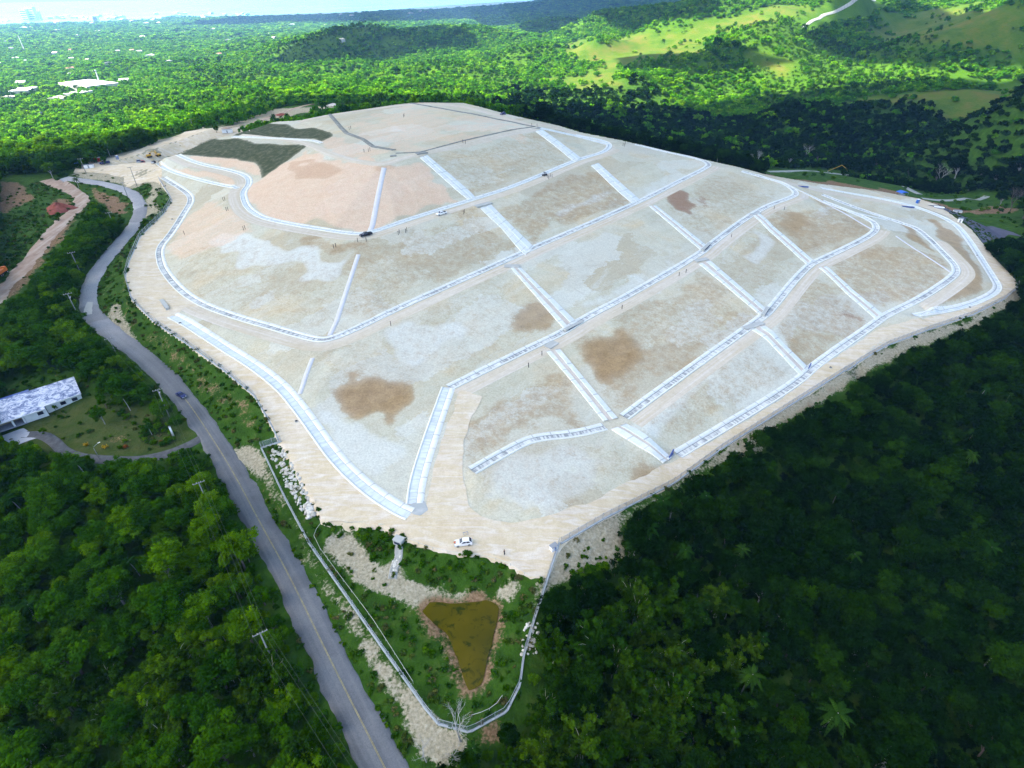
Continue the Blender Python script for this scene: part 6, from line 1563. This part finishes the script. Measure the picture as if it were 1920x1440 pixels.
X = np.array(X); scatter('bank_shrubs', X[:, 0], X[:, 1], X[:, 2], X[:, 3], X[:, 4], rng.uniform(0, 6.28, len(X)), X[:, 5], SRC_S)
# --- single plants that stand out
def solo(px, py, kind, v, s, label, cat='tree', name='broadleaf_tree'):
    c = at(px, py); src_ = {'t': BL, 'b': BB, 'p': PM}[kind][v]
    return plant(name, label, cat, None, src_, c.x, c.y, hz(c.x, c.y) - .1, (s, s), random.uniform(0, 6), ('crown', 'trunk' if kind != 'b' else 'culms'))
solo(148, 352, 'p', 2, .75, 'lone palm beside the road bend at the entrance', 'palm', 'palm_tree'); solo(407, 250, 't', 2, .75, 'small lone tree beside the white trailer in the yard'); solo(197, 310, 't', 5, .8, 'round bush like tree over the dark blue truck')
solo(645, 193, 't', 1, 1.0, 'round dark tree at the pale gravel heap behind the summit'); solo(605, 206, 't', 5, .8, 'small dark tree by the dirt road behind the summit'); solo(100, 335, 't', 3, .9, 'broad dark tree above the entrance road on the left'); solo(437, 228, 't', 2, .7, 'greyish bush at the hedge end beyond the yard')
solo(197, 795, 't', 0, .72, 'round bright green bush on the lawn before the house'); solo(200, 765, 't', 5, .8, 'darker bush behind the round lawn bush'); solo(85, 815, 't', 5, .4, 'small bush by the garage pillars'); solo(105, 770, 't', 5, .35, 'small shrub under the house window')
solo(285, 815, 'p', 2, .5, 'low palm in the hedge beside the lawn', 'palm', 'palm_tree'); solo(245, 770, 'p', 0, .7, 'slim palm at the back of the lawn', 'palm', 'palm_tree')
for px, py, v in ((1240, 930, 0), (1215, 985, 1), (1320, 930, 1), (1390, 860, 0), (1300, 905, 2), (1270, 1030, 1)): solo(px, py + 40, 'p', v, .8, 'slim palm leaning at the edge of the right wood', 'palm', 'palm_tree')['group'] = 'palms at the edge of the right wood'
for o in [o for o in COL.objects if o.get('group') == 'palms at the edge of the right wood']: pass
for k, (px, py, s_) in enumerate([(1862, 352, 1.7), (1915, 372, 1.8), (1835, 338, 1.5), (1790, 335, 1.6), (1752, 345, 1.4), (1905, 335, 1.9), (1700, 335, 1.3), (1815, 358, 1.1), (1875, 385, .9), (1640, 318, 1.3), (1585, 312, 1.2), (1918, 410, 1.5), (1720, 350, 1.0), (1480, 312, 1.3), (1530, 306, 1.4)]):
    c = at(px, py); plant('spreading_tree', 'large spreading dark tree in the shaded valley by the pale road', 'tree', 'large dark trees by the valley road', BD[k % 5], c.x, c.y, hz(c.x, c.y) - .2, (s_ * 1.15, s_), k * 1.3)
# leafless trees
def bare(px, py, H, label, seed, mat, spread=1.0, base=None):
    rr = random.Random(seed); c = base or at(px, py); r = empty('bare_tree', (c.x, c.y, hz(c.x, c.y))); tag(r, label, 'tree'); t = MB(); tw = MB()
    def grow(p, d, L_, rad, lev):
        q = p + d * L_ * .5 + Vector((rr.uniform(-.1, .1), rr.uniform(-.1, .1), 0)) * L_; e = q + (d + Vector((rr.uniform(-.2, .2), rr.uniform(-.2, .2), rr.uniform(-.05, .15)))).normalized() * L_ * .5
        (t if lev < 2 else tw).tube([p, q, e], [rad, rad * .8, rad * .6], 5 if lev < 2 else 4, False)
        if lev >= 5: return
        for _ in range(3 if lev < 3 else 2):
            a = rr.uniform(0, 6.283); k = rr.uniform(.35, .8) * spread
            grow(q.lerp(e, rr.uniform(.3, 1)), (d + Vector((math.cos(a) * k, math.sin(a) * k, rr.uniform(-.1, .3)))).normalized(), L_ * rr.uniform(.6, .8), rad * .55, lev + 1)
    grow(Vector((0, 0, -.3)), Vector((rr.uniform(-.15, .15), rr.uniform(-.15, .15), 1)).normalized(), H * .36, H * .018, 0)
    t.build('trunk', mat, r, True); tw.build('twigs', mat, r, True); return r
bare(0, 0, 12, 'tall leafless grey tree in front of the tip of the pond fence', 3, BARKP, .9, base_from_top(858, 1345, 9.5)); bare(800, 1430, 7, 'leafless tangled bush at the roadside in the bottom foreground', 8, BARKP, 1.2); bare(850, 1425, 8, 'leafless pale tree at the bottom edge beside the dark wood', 12, BARKP, 1.1)
bare(1893, 398, 22, 'large spreading dark tree at the right picture edge', 21, BARK, 1.1)
for k, (px, py, H) in enumerate(((1510, 300, 20), (1420, 312, 16), (1760, 350, 22))): bare(px, py, H, ('large greyish leafless tree in the shaded valley', 'smaller greyish leafless tree behind the right skyline', 'broad grey leafless tree beyond the valley road')[k], 30 + k, BARKP, 1.2)
# yellow and red garden shrubs
FLW = [mat_leaf('yellow_leaf', [(.35, .22, .01), (.3, .25, .02)]), mat_leaf('red_leaf', [(.2, .05, .015), (.25, .09, .02)])]
def croton(px, py, m, label):
    rs = np.random.default_rng(int(px)); c = at(px, py); me = leaf_mesh('leaves', [(leaf_quads(np.array([rs.normal() * .3, rs.normal() * .3, .6]), .55, 14, .22, rs), float(rs.random())) for _ in range(6)], FLW[m])
    r = empty('garden_shrub', (c.x, c.y, hz(c.x, c.y))); tag(r, label, 'shrub'); o = bpy.data.objects.new('leaves', me); COL.objects.link(o); o.parent = r; MB().tube([(0, 0, -.1), (0, 0, .6)], .06, 5).build('stem', BARK, r)
croton(162, 836, 0, 'small yellow shrub on the lawn left of the street lamp'); croton(197, 841, 0, 'small yellow shrub on the lawn right of the street lamp'); croton(237, 840, 1, 'dark reddish shrub on the lawn beside the bare soil'); croton(112, 855, 1, 'reddish shrub at the bend of the driveway'); croton(302, 832, 1, 'reddish shrub near the end of the driveway')
# ---------------------------------------------------------------- houses on the plain
ROOFS = [plain('pale_sheet_roof', (.72, .73, .75), .5, .3), plain('cream_roof', (.66, .60, .52), .6, .3), plain('rust_roof', (.30, .17, .12), .7, .2), plain('grey_roof', (.33, .35, .37), .6, .3)]
TOWNW = plain('town_wall', (.45, .45, .42), .8, .2)
def town_house(px, py, w, d, h, roof, label, group=None, name='house', gable=True):
    c = at(px, py); rz = random.uniform(0, 3.1); r = empty(name, (c.x, c.y, float(grid_at(GZ, [c.x], [c.y])[0])), rz); tag(r, label, 'house' if name == 'house' else 'building', group)
    MB().box((-w / 2, -d / 2, -3), (w / 2, d / 2, h)).build('walls', TOWNW, r)
    m = MB(); m.prism([(-w / 2 - .4, h + .003), (w / 2 + .4, h + .003), (0, h + (d * .16 if gable else .5))] if gable else [(-w / 2 - .3, h + .003), (w / 2 + .3, h + .003), (w / 2 + .3, h + .5), (-w / 2 - .3, h + .5)], -d / 2 - .4, d / 2 + .4); m.build('roof', roof, r)
    for x in (-w * .28, w * .28):
        for sg in (-1, 1): MB().box((x - .7, sg * (d / 2 + .02) - .015, h * .35), (x + .7, sg * (d / 2 + .02) + .015, h * .72)).build('window', GLASS, r)
    return r
NAMED = [(170,168,95,48,9,0,'largest pale flat hall on the plain beyond the hedge'),(150,182,34,20,6,0,'white hall directly in front of the largest hall'),(48,178,44,26,8,0,'white hall with pale roof at the left of the plain'),(110,192,26,16,5,1,'cream roofed house left of the largest hall'),(18,190,24,14,5,1,'long cream house at the left picture edge'),(42,160,26,14,5,0,'small white building behind the left white hall'),(235,156,26,14,5,0,'white building right of the largest hall'),(283,108,24,14,6,0,'white house with bright roof in the trees in the upper left'),(105,103,22,12,6,1,'pale house near the thin mast')]
for px, py, w, d, h, k, lab in NAMED: town_house(px, py, w, d, h, ROOFS[k], lab, None, 'hall' if w > 30 else 'house', w < 30)
SPOTS = [(5,122),(30,112),(48,117),(135,113),(165,115),(135,97),(222,99),(248,97),(262,99),(20,94),(412,105),(176,139),(118,145),(133,143),(72,220),(285,175),(255,193),(325,62),(345,63),(300,46),(275,47),(240,40),(250,43),(215,33),(230,34),(180,33),(200,30),(160,40),(175,38),(125,33),(140,36),(95,36),(110,35),(60,55),(45,56),(15,44),(5,43),(335,32),(345,28),(360,20),(370,22),(390,17),(400,18),(415,19),(430,17),(445,15),(460,16),(470,17),(488,16),(505,15),(498,13),(268,72),(185,62),(300,38),(290,40),(400,58),(428,78),(500,67),(515,75),(640,78),(610,50),(548,49),(790,24),(800,26),(770,28),(660,32),(600,28),(640,30)]
rt = random.Random(4)
for _ in range(40):
    u = rt.uniform(90, 490); SPOTS.append((u, 44 - u * .055 + rt.uniform(-9, 14)))
for _ in range(8): SPOTS.append((rt.uniform(0, 330), rt.uniform(60, 135)))
for px, py in SPOTS:
    dd_ = at(px, py).length; k = max(.8, dd_ / 2300)
    town_house(px, py, random.uniform(12, 20) * k, random.uniform(9, 12) * k, 5 * k, ROOFS[random.choice((0, 3, 3, 1, 2))], 'small white house among the trees of the far plain', 'white houses of the far plain')
for px, py, w, h in ((52, 40, 60, 95), (66, 40, 70, 110), (74, 38, 50, 70), (182, 42, 40, 45), (128, 30, 60, 35)):
    c = at(px, py); r = empty('tower_block', (c.x, c.y, c.z)); tag(r, 'pale high rise block standing at the hazy coast', 'tower', 'high rise blocks at the coast'); MB().box((-w / 2, -w / 3, -10), (w / 2, w / 3, h)).build('walls', WALLM, r); MB().box((-w / 2 - 1, -w / 3 - 1, h + .01), (w / 2 + 1, w / 3 + 1, h + 3)).build('roof', ROOFS[0], r)
    for q in range(1, 6): MB().box((-w * .45, -w / 3 - .5, h * q / 6 - 3), (w * .45, -w / 3 - .05, h * q / 6 + 3)).build('window_band', GLASS, r)
for px, py, h, lab in ((47, 97, 45, 'thin pale mast standing in the hazy plain at the left'), (188, 157, 22, 'short pale mast beside the largest hall')):
    c = at(px, py); r = empty('mast', (c.x, c.y, c.z)); tag(r, lab, 'mast'); MB().tube([(0, 0, -3), (0, 0, h)], [1.6, .7], 8).build('shaft', WHITE, r); MB().box((-1.6, -1.6, h * .9), (1.6, 1.6, h * .94)).build('platform', STEEL, r)
# surf at the coast
sl_ = [(840,19),(870,17),(905,15),(940,12),(975,10),(1005,7)]
sw = np.array([P(x, y, -57.6) for x, y in sl_]); sf = strip('surf', resample(sw, 60), [(-130, 0), (-40, .3), (90, .3)], lambda x, y: -57.5, plain('white_foam', (.8, .82, .82), .8, .2, 0, .2, .004)); tag(sf, kind='structure')
EXPO = 2.3
# ---------------------------------------------------------------- clouds overhead
SUN_AZ = math.radians(-100); SUN_EL = math.radians(50)
SD = Vector((math.sin(SUN_AZ) * math.cos(SUN_EL), math.cos(SUN_AZ) * math.cos(SUN_EL), math.sin(SUN_EL)))
def mat_cloud():
    b = NB('cloud'); t = b.n('ShaderNodeBsdfTranslucent'); t.inputs[0].default_value = (.38, .34, .28, 1); d = b.n('ShaderNodeBsdfDiffuse'); d.inputs[0].default_value = (.8, .8, .8, 1)
    m = b.n('ShaderNodeMixShader'); m.inputs[0].default_value = .5; b.L(d.outputs[0], m.inputs[1]); b.L(t.outputs[0], m.inputs[2]); b.L(m.outputs[0], b.out.inputs[0]); return b.m
CLOUD = mat_cloud()
def cloud(poly, alt, thick, label, px=True, wob=20):
    """a cloud whose shade falls on the given outline of the ground"""
    q = np.array([tuple(at(a, b)) for a, b in poly]) if px else np.array([(a, b, 0) for a, b in poly])
    sh = np.array([(SD.x / SD.z) * 1.0, (SD.y / SD.z) * 1.0])
    w = q[:, :2] + sh[None, :] * (alt - q[:, 2:3])
    w = resample(np.c_[np.vstack([w, w[:1]]), np.zeros(len(w) + 1)], max(12, wob * .6))[:-1, :2]
    w = w + wob * np.stack([fbm(w[:, 0], w[:, 1], wob * 4, 4), fbm(w[:, 0] + 99, w[:, 1], wob * 4, 4)], 1)
    lo_ = w.min(0); hi_ = w.max(0); step = max(20, (hi_ - lo_).max() / 70)
    g = np.stack([a.ravel() for a in np.meshgrid(np.arange(lo_[0], hi_[0], step), np.arange(lo_[1], hi_[1], step))], 1); g = g[in_poly(g[:, 0], g[:, 1], w)]
    n = len(w); v, e, f, *_ = delaunay_2d_cdt([Vector(p) for p in np.vstack([w, g])], [(i, (i + 1) % n) for i in range(n)], [list(range(n))], 1, 1e-4)
    xy = np.array([(p.x, p.y) for p in v]); d = dist_to_poly(xy[:, 0], xy[:, 1], w)
    e_ = np.minimum(1, d / (thick * 1.2)); up = thick * np.sqrt(e_) * (.8 + .7 * fbm(xy[:, 0], xy[:, 1], thick * 1.5, 4)); dn = thick * .25 * np.sqrt(e_) * (1 + .6 * fbm(xy[:, 0] + 300, xy[:, 1], thick, 3))
    m = len(xy); V = [(a, b, alt + .5 + u) for (a, b), u in zip(xy, up)] + [(a, b, alt - .5 - u) for (a, b), u in zip(xy, dn)]
    F = [tuple(q_) for q_ in f] + [tuple(m + i for i in reversed(q_)) for q_ in f]
    ec = {}
    for q_ in f:
        for i in range(len(q_)):
            a, b = q_[i], q_[(i + 1) % len(q_)]; ec[(a, b)] = 1
    for a, b in ec:
        if (b, a) not in ec: F.append((b, a, m + a, m + b))
    o = mesh_obj('cloud', V, F, CLOUD, None, True); tag(o, label, 'cloud'); return o
cloud([(-520,430),(-200,355),(0,321),(120,306),(220,284),(300,259),(380,226),(470,199),(560,187),(700,187),(900,192),(1060,204),(1150,212),(1260,204),(1420,182),(1560,168),(1750,150),(1920,140),(2300,170),(3600,500),(4400,1500),(960,3600),(-700,1500)], 900, 160, 'large cloud overhead shading mound and woods', wob=14)  # its reach far right and behind is added to dim the right wood
cloud([(1160,108),(1300,98),(1420,108),(1480,118),(1440,140),(1300,150),(1180,140)], 1000, 70, 'small cloud shading the slopes behind the mound', wob=30)
cloud([(1565,14),(1700,-8),(1950,5),(2150,50),(2150,128),(1920,132),(1750,126),(1640,116),(1540,98),(1505,72)], 1000, 110, 'cloud shading the hills in the upper right', wob=26)
cloud([(620,62),(700,50),(830,55),(900,75),(890,95),(760,105),(640,118),(520,120),(540,95)], 1000, 70, 'small cloud shading the wooded ridge behind the summit', wob=35)
cloud([(330,50),(480,30),(700,22),(900,12),(1010,-3),(1200,-8),(1460,-9),(1360,14),(1250,33),(1100,46),(1010,58),(880,38),(600,44)], 1100, 200, 'long cloud shading the distant blue ridge', wob=120)
# ---------------------------------------------------------------- air
def haze():
    b = NB('haze_air'); v = b.n('ShaderNodeVolumePrincipled'); v.inputs['Color'].default_value = (.25, .52, 1.0, 1); v.inputs['Density'].default_value = HAZE_D; v.inputs['Anisotropy'].default_value = .1
    b.L(v.outputs[0], b.out.inputs['Volume']); zt = max(CAMZ + 3, float(np.nanmax(GZ)) + 40)
    m = MB(); m.box((-11500, -450, float(GZ.min()) - 1), (11500, 13500, zt)); o = m.build('haze', b.m); tag(o, kind='stuff'); return o
HAZE_D = 6.5e-5
haze()
# ---------------------------------------------------------------- light
w = bpy.data.worlds.new('World'); S.world = w; w.use_nodes = True
nt = w.node_tree
sk = nt.nodes.new('ShaderNodeTexSky'); sk.sky_type = 'NISHITA'; sk.sun_disc = False
sk.sun_elevation = SUN_EL; sk.sun_rotation = math.atan2(SD.x, SD.y)
sk.air_density = 1.0; sk.dust_density = 2.5; sk.ozone_density = .6
bg = nt.nodes['Background']; nt.links.new(sk.outputs[0], bg.inputs[0]); bg.inputs[1].default_value = .11
sl = bpy.data.lights.new('sun', 'SUN'); sl.energy = 5.0; sl.angle = math.radians(.53); sl.color = (1, .94, .84)
so = bpy.data.objects.new('sun', sl); COL.objects.link(so); so.rotation_euler = SD.to_track_quat('Z', 'Y').to_euler()
S.view_settings.view_transform = 'Standard'; S.view_settings.look = 'None'; S.view_settings.gamma = 1.0
S.view_settings.exposure = EXPO
S.cycles.use_denoising = True; S.cycles.denoising_prefilter = 'NONE'
S.cycles.max_bounces = 6; S.cycles.diffuse_bounces = 3; S.cycles.transparent_max_bounces = 12
